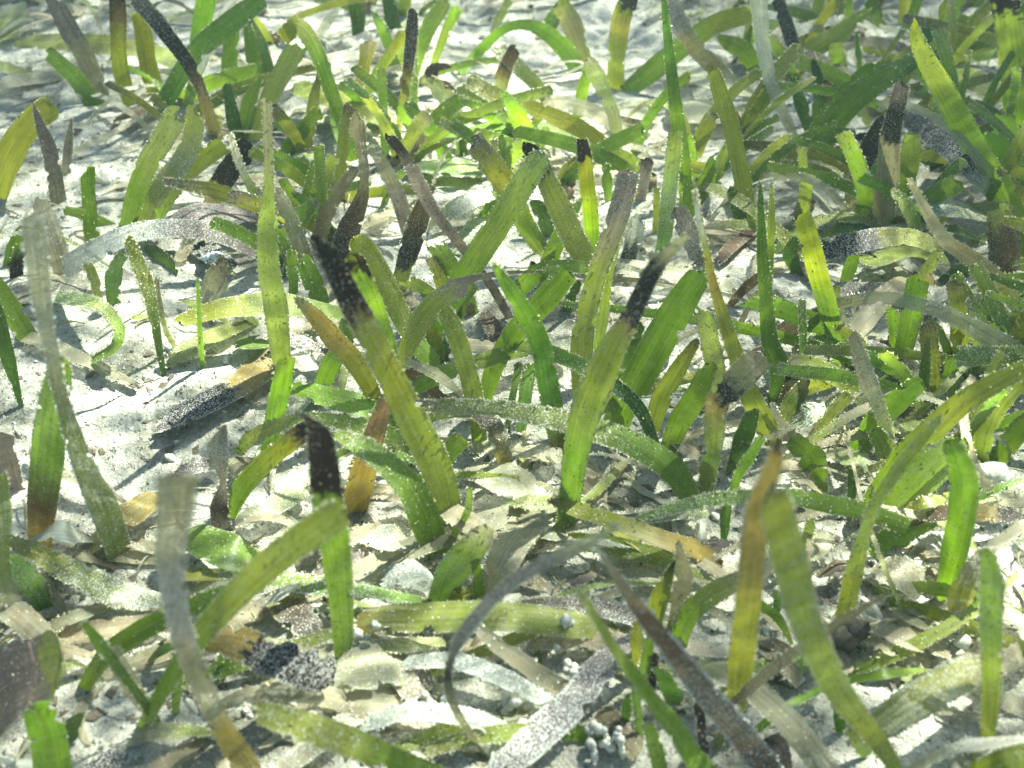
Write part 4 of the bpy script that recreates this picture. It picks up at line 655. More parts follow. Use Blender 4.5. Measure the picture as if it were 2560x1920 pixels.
L U r|73,-64,22|bright green leaf slanting from thin pale tip to the bottom edge, right of centre|622,1770,-30,77,l1 537,1750,158,71,l1 474,1728,328,67,g1 402,1707,485,54,g1 319,1682,677,43,g1 252,1661,834,33,n2 194,1640,995,26,n2 154,1628,1092,8,n2
D F r|9,6,99|fallen purple leaf with white mottling at the bottom middle|-72,1732,40,76,p8 47,1818,98,104,p9 175,1926,135,104,p9 279,2055,146,94,p7 377,2172,140,62,p5
D U r|-52,-84,15|long thin grey white leaf curving like a bow in the middle foreground|-72,1831,-30,19,t2 -141,1831,187,37,t1 -176,1830,318,31,t1 -184,1830,443,20,k2 -167,1830,561,24,p5 -114,1829,689,32,p7 -24,1829,844,36,p7 81,1829,950,35,p6 182,1828,1027,30,c2 264,1828,1097,13,c2
D F r|-12,-47,88|smooth cream leaf curving down right in the middle foreground|198,2040,40,59,c1 99,1997,195,57,c1 -3,2016,289,51,c1 -80,2079,294,42,c1 -123,2144,270,18,c2
D F r|0,1,100|brown purple leaf lying on the long level foreground leaf|458,2325,40,78,p7 330,2325,113,88,b8 164,2349,121,45,b7 19,2401,50,6,p3
D F r|15,-2,99|white crusted strap bowed low on the litter in the foreground|38,1887,30,37,w5 -129,1891,135,61,w7 -307,1910,140,60,w9 -422,1912,92,57,w8 -493,1910,40,40,w7
D F r|5,3,100|bluish white crusted strap lying above the white bowed one|165,1980,30,39,w7 -3,2031,119,70,w8 -189,2111,118,67,w9 -373,2153,40,50,w7
D F c|-1,2,100|large square translucent pale leaf scrap beside the furry black leaf|-374,2166,40,195,c4 -485,2119,80,200,c5 -598,2101,60,121,c4
D F c|-14,8,99|pale translucent leaf scrap under the large square one|-347,2016,30,124,c3 -475,2003,60,153,c3 -543,1939,40,79,c3
D F r|-9,-26,96|broad pale dead leaf standing like a sail behind the bow shaped leaf|-90,2417,30,39,c3 -20,2446,250,110,c4 89,2814,50,144,c2
D F r|4,-23,97|tan folded dead leaf right of the pale sail shaped leaf|179,2742,40,78,t1 126,2661,149,116,c3 45,2760,110,105,t2
D F c|-11,-7,99|bright white crusted scrap in front of the centre shoot|-283,2489,30,60,w7 -381,2516,69,118,w8 -466,2518,30,68,w8
D F r|4,6,100|grey crumbly leaf lump left of the wide green bowing leaf's foot|-354,2687,30,79,t6 -433,2667,89,146,t7 -544,2726,40,100,w6
L U r|-48,-87,-11|small yellow green leaf right of the purple mottled leaf|427,2136,-30,19,n1 400,2118,197,40,y3 398,2107,324,27,y2
L U r|-11,-99,0|slim green leaf behind the long brown mottled leaf|439,2079,-30,22,g1 431,2079,164,37,g1 436,2080,293,31,g1
D U r|-44,-90,-2|short black leaf between the slim green leaf and the brown mottled one|466,2079,-30,23,k2 461,2078,113,33,k3 459,2077,203,22,k3
L U r|-25,-97,-7|dark green leaf under the brown mottled leaf, near the bottom|549,2006,-30,36,d1 507,2007,110,77,d1 465,2008,224,47,d1
L U r|8,-100,0|silty green leaf at the bottom edge left of the bright slanting leaf|469,1754,-30,40,g1 427,1750,194,44,g4 391,1747,338,28,g4
L U r|-16,-98,8|olive leaf with black point leaning right behind the brown mottled leaf|476,2273,-30,34,n1 493,2288,230,61,n1 520,2299,385,13,k1
D U r|-24,-97,3|grey brown spike with curved back at the right of the brown mottled leaf|534,2293,-30,11,k2 562,2300,180,55,t5 558,2306,335,59,t5 528,2312,485,4,t2
L U r|-43,-90,-2|small dark green leaf right of the purple mottled leaf|363,1934,-30,22,g1 360,1931,117,32,d1 363,1929,210,20,d1
L U r|19,-98,7|slim green leaf with specks left of the bright slanting leaf|411,1888,-30,16,g4 389,1895,156,26,g5 370,1901,295,25,g5
D F r|-6,-14,99|brown grey dead leaf lying at the bottom right of the purple mottled leaf|404,1836,30,86,t3 344,1880,70,91,b3 286,1986,30,61,t3
D F r|0,5,100|thin grey stalk lying behind the long level foreground leaf|327,2563,30,23,t2 254,2463,99,34,p2 181,2452,40,16,p2
D F r|-2,-7,100|pale dead leaf strip behind the olive leaf with black point|577,2474,30,57,w4 489,2501,70,70,c5 385,2555,40,59,c4
D F r|5,13,99|silty olive dead strip beneath the long level foreground leaf|-225,2251,30,31,n6 -360,2217,60,67,n7 -511,2225,30,46,n6
D F c|-8,-14,99|grey brown crumbly scrap between the white straps|-260,2078,30,121,b6 -333,2071,59,125,t7 -383,2134,30,84,t6
D F c|-5,-2,100|grey crumbly leaf scrap below the white bowed strap|-207,1836,30,92,t7 -318,1852,60,114,t7 -426,1893,30,88,t6
L U r|-74,-50,45|green leaf bowing right to a pale pointed end, lower right|554,2240,-30,75,g1 584,2239,190,74,g4 651,2239,302,72,n4 745,2239,384,54,t4 828,2239,449,43,c3 879,2239,500,13,c2
D U r|-46,-86,22|long thin grey leaf leaning right across the lower right|652,1876,-30,21,n2 672,1878,208,25,t2 701,1879,286,30,t5 757,1880,401,30,t5 851,1882,542,29,t3 943,1883,661,22,t2 1019,1884,750,9,t1
D F r|-13,-39,91|broad smooth cream leaf sloping down right at lower right|987,1721,40,77,c2 874,1767,201,80,t3 797,1841,250,76,c2 713,1962,221,69,c2 601,2121,90,45,c1
D F r|-19,-53,83|wide mottled yellow tan leaf lying at lower right|1799,2238,40,45,c2 1516,2014,241,78,t4 1333,1907,328,98,y6 1188,1823,329,98,y6 1089,1798,230,73,n4
L U r|-54,-83,-12|upright silty green leaf near the right edge, lower right|1518,1894,-30,32,n1 1456,1902,251,53,n3 1370,1912,563,59,g6 1312,1918,773,62,g6 1267,1922,898,28,g4
D F r|-41,-41,81|pale leaf drooping from the right edge and widening downward|1559,2339,40,63,t1 1525,2338,167,91,y2 1538,2357,281,56,t1 1598,2399,348,40,c1 1748,2505,350,34,c1
L U r|-7,-100,-3|yellow olive leaf curving up right past the bowed green leaf|1166,2362,-30,57,y1 1141,2352,253,59,y5 1132,2343,468,40,n5 1132,2338,605,34,n5 1154,2332,749,35,n4 1196,2326,893,35,n3 1233,2321,1008,17,n3
L F r|0,-9,100|thin green leaf lying under the blotched olive leaf|758,1892,40,21,g1 870,1947,110,28,g1 1022,2055,50,23,g1
L F r|-14,-11,98|short green leaf lying beside the wide mottled yellow leaf|1103,2087,40,27,g1 1188,2041,149,40,g1 1371,2124,50,13,g1
D F r|-12,-13,98|brown and orange leaf lying level at the right edge|1412,2737,50,11,t2 1553,2693,184,60,b3 1676,2658,232,73,o2 1717,2647,238,71,o2 1730,2635,239,65,k4 1833,2639,230,50,b5
L U r|-55,-55,63|broad green leaf foot below the brown and orange level leaf|1340,2697,-30,43,g1 1431,2694,76,104,g1 1530,2692,132,18,n1
D F r|-36,-17,92|pale white edged leaf along the bottom right corner|1203,1759,50,22,c2 1294,1715,254,36,w3 1443,1736,257,32,w3 1589,1802,170,29,w2
L F r|-40,-47,79|blurred olive leaf in the bottom right corner|1347,1683,110,58,y1 1391,1630,312,83,y1 1571,1720,210,77,y1
L U r|28,-95,16|small green leaf with thin ends across the ochre pair|975,2273,-30,7,n1 893,2267,136,33,g2 822,2264,210,39,g2 747,2260,300,8,n1
D F r|12,11,99|brown dead stalk lying behind the ochre leaf|955,2212,30,35,b2 882,2210,70,71,b3 837,2265,30,58,t3
D F r|7,15,99|pale tan leaf standing right of the blotched olive leaf|1182,2750,30,55,c2 1124,2619,90,66,c3 1092,2609,30,76,c3
D F c|13,-5,99|tan square scrap on the litter, lower right|1377,2389,30,118,t2 1369,2294,99,106,t2 1433,2353,40,57,t2
D F c|-9,13,99|grey brown scrap right of the blotched olive leaf|1094,2533,30,32,t2 1177,2546,69,71,b3 1267,2594,30,36,t3
D F r|7,-14,99|grey dead leaf flap lying on bright sand, lower right|1470,2474,30,116,t5 1382,2515,80,148,t5 1314,2571,30,100,t5
D F r|5,-4,100|pale tan leaf lying above the wide mottled yellow leaf|1480,2218,30,84,t3 1322,2213,110,98,c3 1236,2312,40,75,c3
D F r|-4,-5,100|cream stalk lying beside the short green leaf|1396,2173,30,36,c2 1263,2177,88,53,c2 1216,2265,30,46,c1
D F r|-10,-15,98|brown grey strap lying under the blotched olive leaf|954,2096,30,70,t3 884,2124,100,69,b4 849,2244,40,50,t3
L U r|-31,-95,-9|dark green stub right of the blotched olive leaf's lower end|1058,1934,-30,21,d1 1039,1933,68,42,d1 1021,1931,135,26,d1
L U r|-52,-85,-5|tiny dark green stub between the ochre leaf and the blotched leaf|939,2397,-30,18,d1 928,2400,52,31,d1 917,2402,103,25,d1
L U r|-48,-88,1|dark green leaf under the bowed green leaf, left of the ochre leaf|804,2753,-30,26,d1 794,2757,87,38,d1 792,2760,171,31,g1
L U r|2,-100,-1|slim green leaf just right of the blotched olive leaf's end|1086,2642,-30,25,g1 1072,2640,111,37,n3 1066,2639,209,31,n3
L U r|10,-99,8|silty green leaf at the bottom edge, lower right|1122,1854,-30,41,g6 1082,1856,72,56,n6 1046,1858,125,37,n5
D U r|36,-92,17|dark purple leaf end at the bottom edge beside the broad cream leaf|857,1809,-30,46,p2 821,1803,123,60,p1 758,1803,142,38,k2
D F r|-4,12,99|tan leaf lying at the right edge behind the upright silty leaf|1799,2354,30,117,c2 1683,2308,100,106,c2 1655,2374,40,82,c2
L U r|-13,-99,-6|yellow green stub beneath the broad smooth cream leaf|716,1988,-30,32,y1 688,1985,88,37,y1 673,1982,164,26,y1
D F r|12,-14,98|grey tan leaf flap beyond the upright green leaf|1663,2533,30,64,c3 1573,2561,69,92,t4 1520,2609,30,90,t3
L U r|-20,-98,-1|thin bluish green needle beside the pale drooping leaf|1577,2307,-30,12,n1 1568,2308,117,20,g4 1554,2310,246,8,g4
D F r|8,-14,99|dark dead strip lying behind the ochre leaf|833,2671,30,44,k2 757,2662,50,50,k3 682,2663,30,35,t3
D F r|-14,-13,98|small grey stalk lying between the bowing green leaf and the ochre leaf|762,2319,30,25,t2 711,2345,60,37,t2 677,2403,30,26,t2"""

SHOOTS = {
 'crust': ("shoot of olive leaves furred with white crust, standing in pale sand at upper left", ),
 'topgreen': ("clump of upright green leaves at the top, under the wide leaning leaf", ),
 'fork': ("small dark green shoot forking in a V behind the long black streaked leaf", ),
 'spire': ("shoot with one very tall narrow green spire and a white lumped short leaf", ),
 'mid': ("shoot of three crossing olive leaves with brown and black ends, upper middle", ),
 'topmid': ("dark green shoot in shade at the top edge beside the trumpet shaped leaf", ),
 'broad': ("dark green shoot with broad leaves sweeping right at upper right", ),
 'lobe': ("dark green lobe shaped leaf stub left of the tall yellow olive leaf", ),
 'topright': ("shoot of short green leaves at the top edge, far right", ),
 'corner': ("short dark green shoot under the top right corner, behind the tall wide leaf", ),
 'centre': ("main centre shoot with a long black ended leaf and a bowed green one", ),
 'left': ("shoot of yellow olive leaves left of the centre, one with a black spot", ),
 'cross': ("fresh green shoot whose two leaves cross in an X, middle", ),
 'right': ("shoot right of centre with a black banded olive leaf and grey crusted tall leaf", ),
 'wide': ("shoot with one wide bright green leaf leaning right behind the black banded leaf", ),
 'rshoot': ("fanned green shoot with glinting leaf low at the right edge", ),
 'ochre': ("shoot of two ochre leaves, one blotched white, at lower right", ),
}
rows = [l.split('|') for l in LEAVES.split('\n') if l.strip()]
def parse(row):
    kd, N, lab, pts = row; kd = kd.split(' ')
    P = [p.split(',') for p in pts.split()]
    pos = np.array([[float(a) * 1e-4 for a in p[:3]] for p in P]); wid = np.array([float(p[3]) * 1e-4 for p in P])
    cols = np.array([PAL[p[4][0]] for p in P]); epi = np.array([float(p[4][1:]) / 9 for p in P])
    return kd, np.array([float(a) for a in N.split(',')]) / 100, lab, pos, wid, cols, epi
bases = {}
parsed = [parse(r) for r in rows]
for r in parsed:
    if r[2][0] == '@': bases.setdefault(r[2][1:].split(':')[0], []).append(r[3][0])
roots = {}
for k, v in bases.items():
    if len(v) == 1: continue
    e = bpy.data.objects.new("seagrass_shoot", None); COL.objects.link(e); b = np.mean(v, axis=0)
    e.location = (b[0], b[1], 0); e.empty_display_size = .01
    tag(e, SHOOTS[k][0], "seagrass shoot", "seagrass shoots"); roots[k] = e
for kd, N, lab, pos, wid, cols, epi in parsed:
    dead = kd[0] == 'D'; flat = kd[1] == 'F'
    if lab[0] == '@' and lab[1:].split(':')[0] in roots:
        key = lab[1:].split(':'); par = roots[key[0]]
        o = link("leaf", leaf_mesh("leaf", pos, wid, cols, epi, N, kd[2], dead, np.array(par.location), flat), M_DEAD if dead else M_LIVE, par)
        if len(key) > 1: o['label'] = key[1]
    else:
        if lab[0] == '@': lab = SHOOTS[lab[1:].split(':')[0]][0]
        nm = "dead_leaf" if dead else "seagrass_leaf"
        org = pos[0].copy()
        o = link(nm, leaf_mesh(nm, pos, wid, cols, epi, N, kd[2], dead, org, flat), M_DEAD if dead else M_LIVE)
        o.location = org
        tag(o, lab, "dead leaf" if dead else "seagrass leaf", "dead seagrass leaves" if dead else "living seagrass leaves")

# ------------------------------------------------------------------ further leaves standing behind and between
def back_leaf(x, y, spread, par=None):
    hgt = rnd.uniform(.020, .066); lean = rnd.gauss(0, spread); ly = rnd.uniform(-.4, .4); w0 = rnd.uniform(.0032, .0098)
    pos = np.array([[x + lean * hgt * f * (.5 + .8 * f), y + ly * hgt * f, -.003 + hgt * f * (1 - .30 * min(1.4, abs(lean)) * f)] for f in (0, .35, .7, 1)])
    k = rnd.choice(['dgg', 'dgg', 'ggn', 'gnn', 'gny', 'dgn', 'gnt', 'nyb', 'gll'])
    cols = np.array([PAL[k[0]], PAL[k[1]], PAL[k[1]], PAL[k[2]]]); epi = np.array([.1, .25, .4, rnd.uniform(.2, .9)])
    N = np.array([rnd.uniform(-.7, .7), -1, .3]); N /= np.linalg.norm(N)
    org = np.array(par.location) if par else pos[0]
    nm = "leaf" if par else "seagrass_leaf"
    o = link(nm, leaf_mesh(nm, pos, np.array([w0 * .8, w0, w0, w0 * rnd.choice([.3, .8, .9, .95])]), cols, epi, N, rnd.choice('rrc'), False, org, False), M_LIVE, par)
    if not par: o.location = org
    return o
for i in range(212):
    if i >= 182: y = rnd.uniform(.33, .46); x = rnd.uniform(.16, .36)
    elif i >= 152: y = rnd.uniform(.40, .60); x = rnd.uniform(-.13, .24)
    elif i >= 124: y = rnd.uniform(.50, 1.1); x = rnd.uniform(.45, 1.0) * (.18 + .42 * y)
    elif i >= 98: y = rnd.uniform(.82, 1.22); x = rnd.uniform(-.62, .62) * (.25 + .62 * y)
    elif i < 30: y = rnd.uniform(.62, 1.06); x = rnd.uniform(-.6, .6) * (.25 + .6 * y)
    elif i < 66: y = rnd.uniform(.44, 1.0); x = rnd.uniform(.30, .98) * (.17 + .40 * y)
    elif i < 84: y = rnd.uniform(.27, .60); x = rnd.uniform(.25, .95) * (.17 + .42 * y)
    else: y = rnd.uniform(.52, .95); x = rnd.uniform(-.98, .0) * (.17 + .42 * y)
    if -.06 < x < .15 and .58 < y < .88: continue
    if .13 < x < .25 and .39 < y < .475: continue
    if -.5 < x < -.2 and .58 < y < .85 and rnd.random() < .6: continue
    e = bpy.data.objects.new("seagrass_shoot", None); COL.objects.link(e); e.location = (x, y, 0); e.empty_display_size = .01
    tag(e, "short plain leaved shoot of the surrounding meadow, mixed in behind the larger leaves", "seagrass shoot", "short shoots of the surrounding meadow")
    V = []; r0 = rnd.uniform(.0028, .0042); hh = rnd.uniform(.005, .010); tl = rnd.uniform(-.3, .3)
    for a_ in range(7):
        for b_ in range(14):
            f = a_ / 6; an = b_ / 14 * 6.2832; rr = r0 * (1 + .25 * f - .5 * (f > .9) * abs(math.sin(an * 2.5))) * (1 + .08 * math.sin(b_ * 3.1))
            V.append((rr * 1.25 * math.cos(an) + tl * hh * f, rr * .8 * math.sin(an), -.004 + (hh + .004) * f * (1 + .12 * math.sin(an * 3))))
    sm = mesh_from("sheath", V, [(a_ * 14 + b_, a_ * 14 + (b_ + 1) % 14, a_ * 14 + 14 + (b_ + 1) % 14, a_ * 14 + 14 + b_) for a_ in range(6) for b_ in range(14)])
    link("sheath", sm, M_SHEATH, e)
    for q_ in range(rnd.randint(2, 4)): back_leaf(x + rnd.gauss(0, .003), y + rnd.gauss(0, .003), .65, e)

# ------------------------------------------------------------------ scattered scraps between them
KINDS = [('c', 'w', "pale cream scrap of dead leaf lying in the litter on white sand", "cream leaf scraps"),
         ('t', 't', "tan grey scrap of dead leaf lying in the litter on white sand", "tan leaf scraps"),
         ('b', 'k', "small dark brown scrap of dead leaf lying in the litter", "dark brown leaf scraps")]
def open_sand(x, y): return -.30 < x < -.11 and .30 < y < .40
n_sc = 0
while n_sc < 130:
    y = .13 + .95 * rnd.random() ** 1.15; hw = .16 + .42 * y
    x = rnd.uniform(-hw, hw)
    if open_sand(x, y) and rnd.random() < .9: continue
    i = n_sc; n_sc += 1
    c1, c2, lab, grp = KINDS[0 if i % 10 < 5 else 1 if i % 10 < 9 else 2]
    a = rnd.uniform(0, 6.28); ln = rnd.uniform(.025, .085) * (1 if c1 != 'b' else .6); wd = rnd.uniform(.003, .0085)
    d = np.array([math.cos(a), math.sin(a) * .8, 0]); sd = np.array([-d[1], d[0], 0]) * rnd.uniform(-.25, .25)
    hgt = rnd.uniform(0, .010); z0 = .0015
    pos = np.array([[x, y, z0] + d * ln * f + sd * ln * f * f + np.array([0, 0, hgt * 4 * f * (1 - f)]) for f in (0, .33, .66, 1)])
    cols = np.array([PAL[c1], PAL[c1], PAL[c2], PAL[rnd.choice(c1 + c2 + 't')]])
    epi = np.array([rnd.uniform(.1, .9)] * 4)
    N = np.array([rnd.uniform(-.4, .4), rnd.uniform(-.4, .4), 1.0])
    o = link("leaf_scrap", leaf_mesh("leaf_scrap", pos, np.array([wd * .8, wd, wd, wd * rnd.uniform(.2, 1)]), cols, epi, N, rnd.choice('rc'), True, pos[0], True), M_DEAD)
    o.location = pos[0]; tag(o, lab, "leaf scrap", grp)

# long pale straps, fallen and half buried
for i in range(80):
    y = .16 + .95 * rnd.random(); hw = .16 + .42 * y; x = rnd.uniform(-hw, hw)
    if open_sand(x, y): continue
    a = rnd.gauss(0, .6) + (math.pi if rnd.random() < .5 else 0); ln = rnd.uniform(.05, .12); wd = rnd.uniform(.006, .0105)
    d = np.array([math.cos(a), math.sin(a), 0]); sd = np.array([-d[1], d[0], 0]) * rnd.uniform(-.3, .3); hgt = rnd.uniform(.002, .016)
    if open_sand(x + d[0] * ln, y + d[1] * ln): continue
    pos = np.array([[x, y, .001] + d * ln * f + sd * ln * f * f + np.array([0, 0, hgt * 4 * f * (1 - f) + rnd.uniform(0, .002)]) for f in (0, .25, .5, .75, 1)])
    k = rnd.choice(['ccccw', 'tcctt', 'wccwt', 'cttpp', 'nttcc', 'ttbbk', 'nnttc'])
    cols = np.array([PAL[c] for c in k]); epi = np.array([rnd.uniform(.05, .8)] * 5); N = np.array([rnd.uniform(-.5, .5), rnd.uniform(-.7, .2), 1.0])
    o = link("dead_leaf", leaf_mesh("dead_leaf", pos, wd * np.array([.7, 1, 1, .95, rnd.uniform(.3, .9)]), cols, epi, N, rnd.choice('rc'), True, pos[0], True), M_DEAD)
    o.location = pos[0]; tag(o, "plain fallen strap of dead leaf mixed into the litter, half buried in sand", "dead leaf", "fallen straps in the litter")

# thin pale strands looping over the litter
for i in range(75):
    y = .17 + .8 * rnd.random(); hw = .16 + .42 * y; x = rnd.uniform(-hw, hw)
    if open_sand(x, y): continue
    a = rnd.gauss(0, .8) + (math.pi if rnd.random() < .5 else 0); ln = rnd.uniform(.04, .10); wd = rnd.uniform(.0012, .0034)
    d = np.array([math.cos(a), math.sin(a), 0]); sd = np.array([-d[1], d[0], 0]) * rnd.uniform(-.7, .7); hgt = rnd.uniform(.004, .022)
    pos = np.array([[x, y, .001] + d * ln * f + sd * ln * f * f + np.array([0, 0, hgt * 4 * f * (1 - f) + rnd.uniform(0, .003)]) for f in (0, .2, .4, .6, .8, 1)])
    k = rnd.choice(['ccccww', 'tccttc', 'nncctt', 'ggnncc', 'ccwwcc', 'nnnttc'])
    cols = np.array([PAL[c] for c in k]); N = np.array([rnd.uniform(-.6, .6), rnd.uniform(-.8, .2), .8])
    o = link("dead_strand", leaf_mesh("dead_strand", pos, wd * np.array([.6, 1, 1.1, 1, .8, .3]), cols, np.full(6, rnd.uniform(.1, .6)), N, 'r', True, pos[0], False), M_DEAD)
    o.location = pos[0]; tag(o, "thin pale strand of dead leaf looping low over the litter", "dead strand", "thin dead strands in the litter")

# low olive leaves crossing near the ground
for i in range(34):
    y = rnd.uniform(.16, .34) if i < 22 else rnd.uniform(.34, .5); x = rnd.uniform(-.9, .9) * (.13 + .42 * y)
    if i >= 22: x = rnd.uniform(.12, .36)
    a = rnd.gauss(0, .55) + (math.pi if rnd.random() < .5 else 0); ln = rnd.uniform(.045, .085); wd = rnd.uniform(.0025, .0066)
    d = np.array([math.cos(a), math.sin(a), 0]); sd = np.array([-d[1], d[0], 0]) * rnd.uniform(-.6, .6); hgt = rnd.uniform(.008, .02)
    if open_sand(x, y) or open_sand(x + d[0] * ln, y + d[1] * ln): continue
    pos = np.array([[x, y, -.002] + d * ln * f + sd * ln * f * f + np.array([0, 0, hgt * 3.4 * f * (1.15 - f)]) for f in (0, .2, .4, .6, .8, 1)])
    k = rnd.choice(['gggnnn', 'gnnnnt', 'nnnntt', 'dggggn', 'ggnnyy'])
    cols = np.array([PAL[c] for c in k]); N = np.array([rnd.uniform(-.5, .5), rnd.uniform(-1, -.2), .8])
    o = link("seagrass_leaf", leaf_mesh("seagrass_leaf", pos, wd * np.array([.8, 1, 1, .95, .8, .45]), cols, np.linspace(.2, rnd.uniform(.4, .9), 6), N, 'r', False, pos[0], False), M_LIVE)
    o.location = pos[0]; tag(o, "narrow olive leaf bowed low over the litter between the bigger leaves", "seagrass leaf", "narrow low olive leaves")

# ------------------------------------------------------------------ shredded litter, too much of it to count
def shreds(name, n, seed):
    r = np.random.default_rng(seed)
    y = .12 + 1.05 * r.random(n * 3) ** 1.15; x = (r.random(n * 3) * 2 - 1) * (.16 + .44 * y)
    keep = (noise2(64, x * 11 + 9, y * 11 + 9, seed + 1) > .42) & ~((x > -.30) & (x < -.11) & (y > .30) & (y < .40))
    x, y = x[keep][:n], y[keep][:n]; n = len(x)
    ln = .006 + .030 * r.random(n) ** 1.6; wd = .0010 + .0042 * r.random(n) ** 1.6; a = r.random(n) * 6.28; bend = r.normal(0, .35, n); hg = r.random(n) ** 2 * .006
    ss = np.linspace(-1, 1, 6); uu = np.linspace(-1, 1, 4)
    sg, ug = np.meshgrid(ss, uu, indexing='ij'); sg = sg.ravel()[None]; ug = ug.ravel()[None]
    lx = sg * ln[:, None] * .5; prof = np.sqrt(np.clip(1.05 - np.abs(sg) ** 3, .02, 1))
    ly = ug * wd[:, None] * .5 * prof * (1 + .25 * r.normal(0, 1, (n, 24))) + bend[:, None] * lx * lx / ln[:, None] * 2
    lz = hg[:, None] * (1 - sg * sg) + r.normal(0, .25, (n, 1)) * ly + r.normal(0, .12, (n, 1)) * lx + .25 * ug * ug * wd[:, None] * r.normal(0, 1, (n, 1)) * .6
    ca, sa = np.cos(a)[:, None], np.sin(a)[:, None]
    V = np.stack([x[:, None] + lx * ca - ly * sa, y[:, None] + lx * sa + ly * ca, ground_height(x, y)[:, None] + .0012 + np.maximum(lz, -.0015)], -1).reshape(-1, 3)
    i0 = np.arange(24).reshape(6, 4); f = np.stack([i0[:-1, :-1], i0[:-1, 1:], i0[1:, 1:], i0[1:, :-1]], -1).reshape(-1, 4)
    me = mesh_from(name, V, (f[None] + (np.arange(n) * 24)[:, None, None]).reshape(-1, 4))
    keys = np.array([PAL[k] for k in 'cccwwttnct']); c = keys[r.integers(0, len(keys), n)] * (.75 + .5 * r.random((n, 1)))
    c = np.repeat(c, 24, axis=0); ep = np.repeat(r.random(n) * .8, 24)
    at = me.attributes.new('pigment', 'FLOAT_COLOR', 'POINT'); at.data.foreach_set('color', np.c_[c, np.ones(len(c))].astype(np.float32).ravel())
    at = me.attributes.new('crust', 'FLOAT', 'POINT'); at.data.foreach_set('value', ep.astype(np.float32))
    me.attributes.new('across', 'FLOAT_VECTOR', 'POINT')
    li = np.zeros(len(me.loops), dtype=np.int32); me.loops.foreach_get('vertex_index', li)
    uvs = np.c_[(ly * 1000 + np.arange(n)[:, None] * 13.7).ravel(), (lx * 1000).ravel()]
    me.uv_layers.new(name='UVMap').data.foreach_set('uv', uvs[li].astype(np.float32).ravel())
    tag(link(name, me, M_DEAD), kind='stuff')
shreds("leaf_litter", 2000, 31)

# ------------------------------------------------------------------ countless crumbs and grains
def crumbs(name, n, size, mat, seed, lift):
    r = np.random.default_rng(seed)
    y = .12 + 1.05 * r.random(n) ** 1.3; x = (r.random(n) * 2 - 1) * (.18 + .45 * y)
    keep = noise2(64, x * 14 + 9, y * 14 + 9, seed + 1) > .38
    x, y = x[keep], y[keep]; n = len(x); z = ground_height(x, y) + lift
    sz = size * (.4 + r.random(n) ** 2 * 1.6)
    base = np.array([[1, 0, 0], [-1, 0, 0], [0, 1, 0], [0, -1, 0], [0, 0, 1], [0, 0, -1]], float)
    f = np.array([[0, 2, 4], [2, 1, 4], [1, 3, 4], [3, 0, 4], [2, 0, 5], [1, 2, 5], [3, 1, 5], [0, 3, 5]])
    V = base[None] * (sz[:, None, None] * (.6 + .8 * r.random((n, 6, 1)))) + r.normal(0, .25, (n, 6, 3)) * sz[:, None, None]
    if name == "leaf_crumbs":
        a = r.random(n) * 6.28; V[:, :, 2] *= .22
        V = np.stack([V[:, :, 0] * np.cos(a)[:, None] * 1.6 - V[:, :, 1] * np.sin(a)[:, None], V[:, :, 0] * np.sin(a)[:, None] * 1.6 + V[:, :, 1] * np.cos(a)[:, None], V[:, :, 2] + V[:, :, 0] * .3 * r.normal(0, 1, (n, 1))], -1)
    V += np.stack([x, y, z], -1)[:, None]
    F = (f[None] + (np.arange(n) * 6)[:, None, None]).reshape(-1, 3)
    tag(link(name, mesh_from(name, V.reshape(-1, 3), F, smooth=False), mat), kind='stuff')
crumbs("sand_grains", 9000, .00055, M_RUBBLE, 11, .0003)
crumbs("leaf_crumbs", 5200, .0011, M_DARK, 21, .0004)

# ------------------------------------------------------------------ shells, pebbles and branching alga
def lump_mesh(name, pts, sub=2, rough=.12, seed=0):
    """overlapping nodules (x, y, z, rx, ry, rz) remeshed into one solid"""
    bm = bmesh.new()
    r = random.Random(seed)
    for (x, y, z, a, b, c) in pts:
        g = bmesh.ops.create_icosphere(bm, subdivisions=sub, radius=1.0)['verts']
        ph = [r.uniform(0, 6) for _ in range(4)]
        for v in g:
            d = 1 + rough * (math.sin(v.co.x * 3 + ph[0]) * math.cos(v.co.y * 4 + ph[1]) + .6 * math.sin(v.co.z * 6 + ph[2] + v.co.x * 5))
            v.co = Vector((x + v.co.x * a * d, y + v.co.y * b * d, z + v.co.z * c * d))
    me = bpy.data.meshes.new(name); bm.to_mesh(me); bm.free()
    me.polygons.foreach_set('use_smooth', [True] * len(me.polygons))
    return me
def lump(name, loc, pts, mat, label, cat, group=None, rot=(0, 0, 0), rough=.12, seed=0):
    o = link(name, lump_mesh(name, pts, rough=rough, seed=seed), mat); o.location = loc; o.rotation_euler = rot
    return tag(o, label, cat, group)
mm = .001
def spindle(name, length, rad, turns):
    """a small whorled shell: lathe with ribs"""
    V = []; F = []; nr, ns = 40, 20
    for i in range(nr):
        t = i / (nr - 1); r = rad * (math.sin(math.pi * min(1, t * .92 + .06)) ** .75) * (1 - .45 * t) * (1 + .06 * math.sin(t * turns * 6.28))
        for j in range(ns):
            a = j / ns * 6.2832; V.append((r * math.cos(a), r * math.sin(a), length * (1 - t)))
    for i in range(nr - 1):
        for j in range(ns): F.append((i * ns + j, i * ns + (j + 1) % ns, (i + 1) * ns + (j + 1) % ns, (i + 1) * ns + j))
    return mesh_from(name, V, F)
sh = link("spotted_shell", spindle("spotted_shell", 15 * mm, 5 * mm, 4), M_SHELL); sh.location = (0.0610,0.3466,0.0200); sh.rotation_euler = (.25, -.12, 0)
tag(sh, "small bluish white shell with dark spots, perched on the wide bright green leaf", "shell")
st = link("striped_shell", spindle("striped_shell", 6 * mm, 3.2 * mm, 9), M_RUBBLE); st.location = (0.1503,0.2238,0.0030); st.rotation_euler = (0, 1.45, .3)
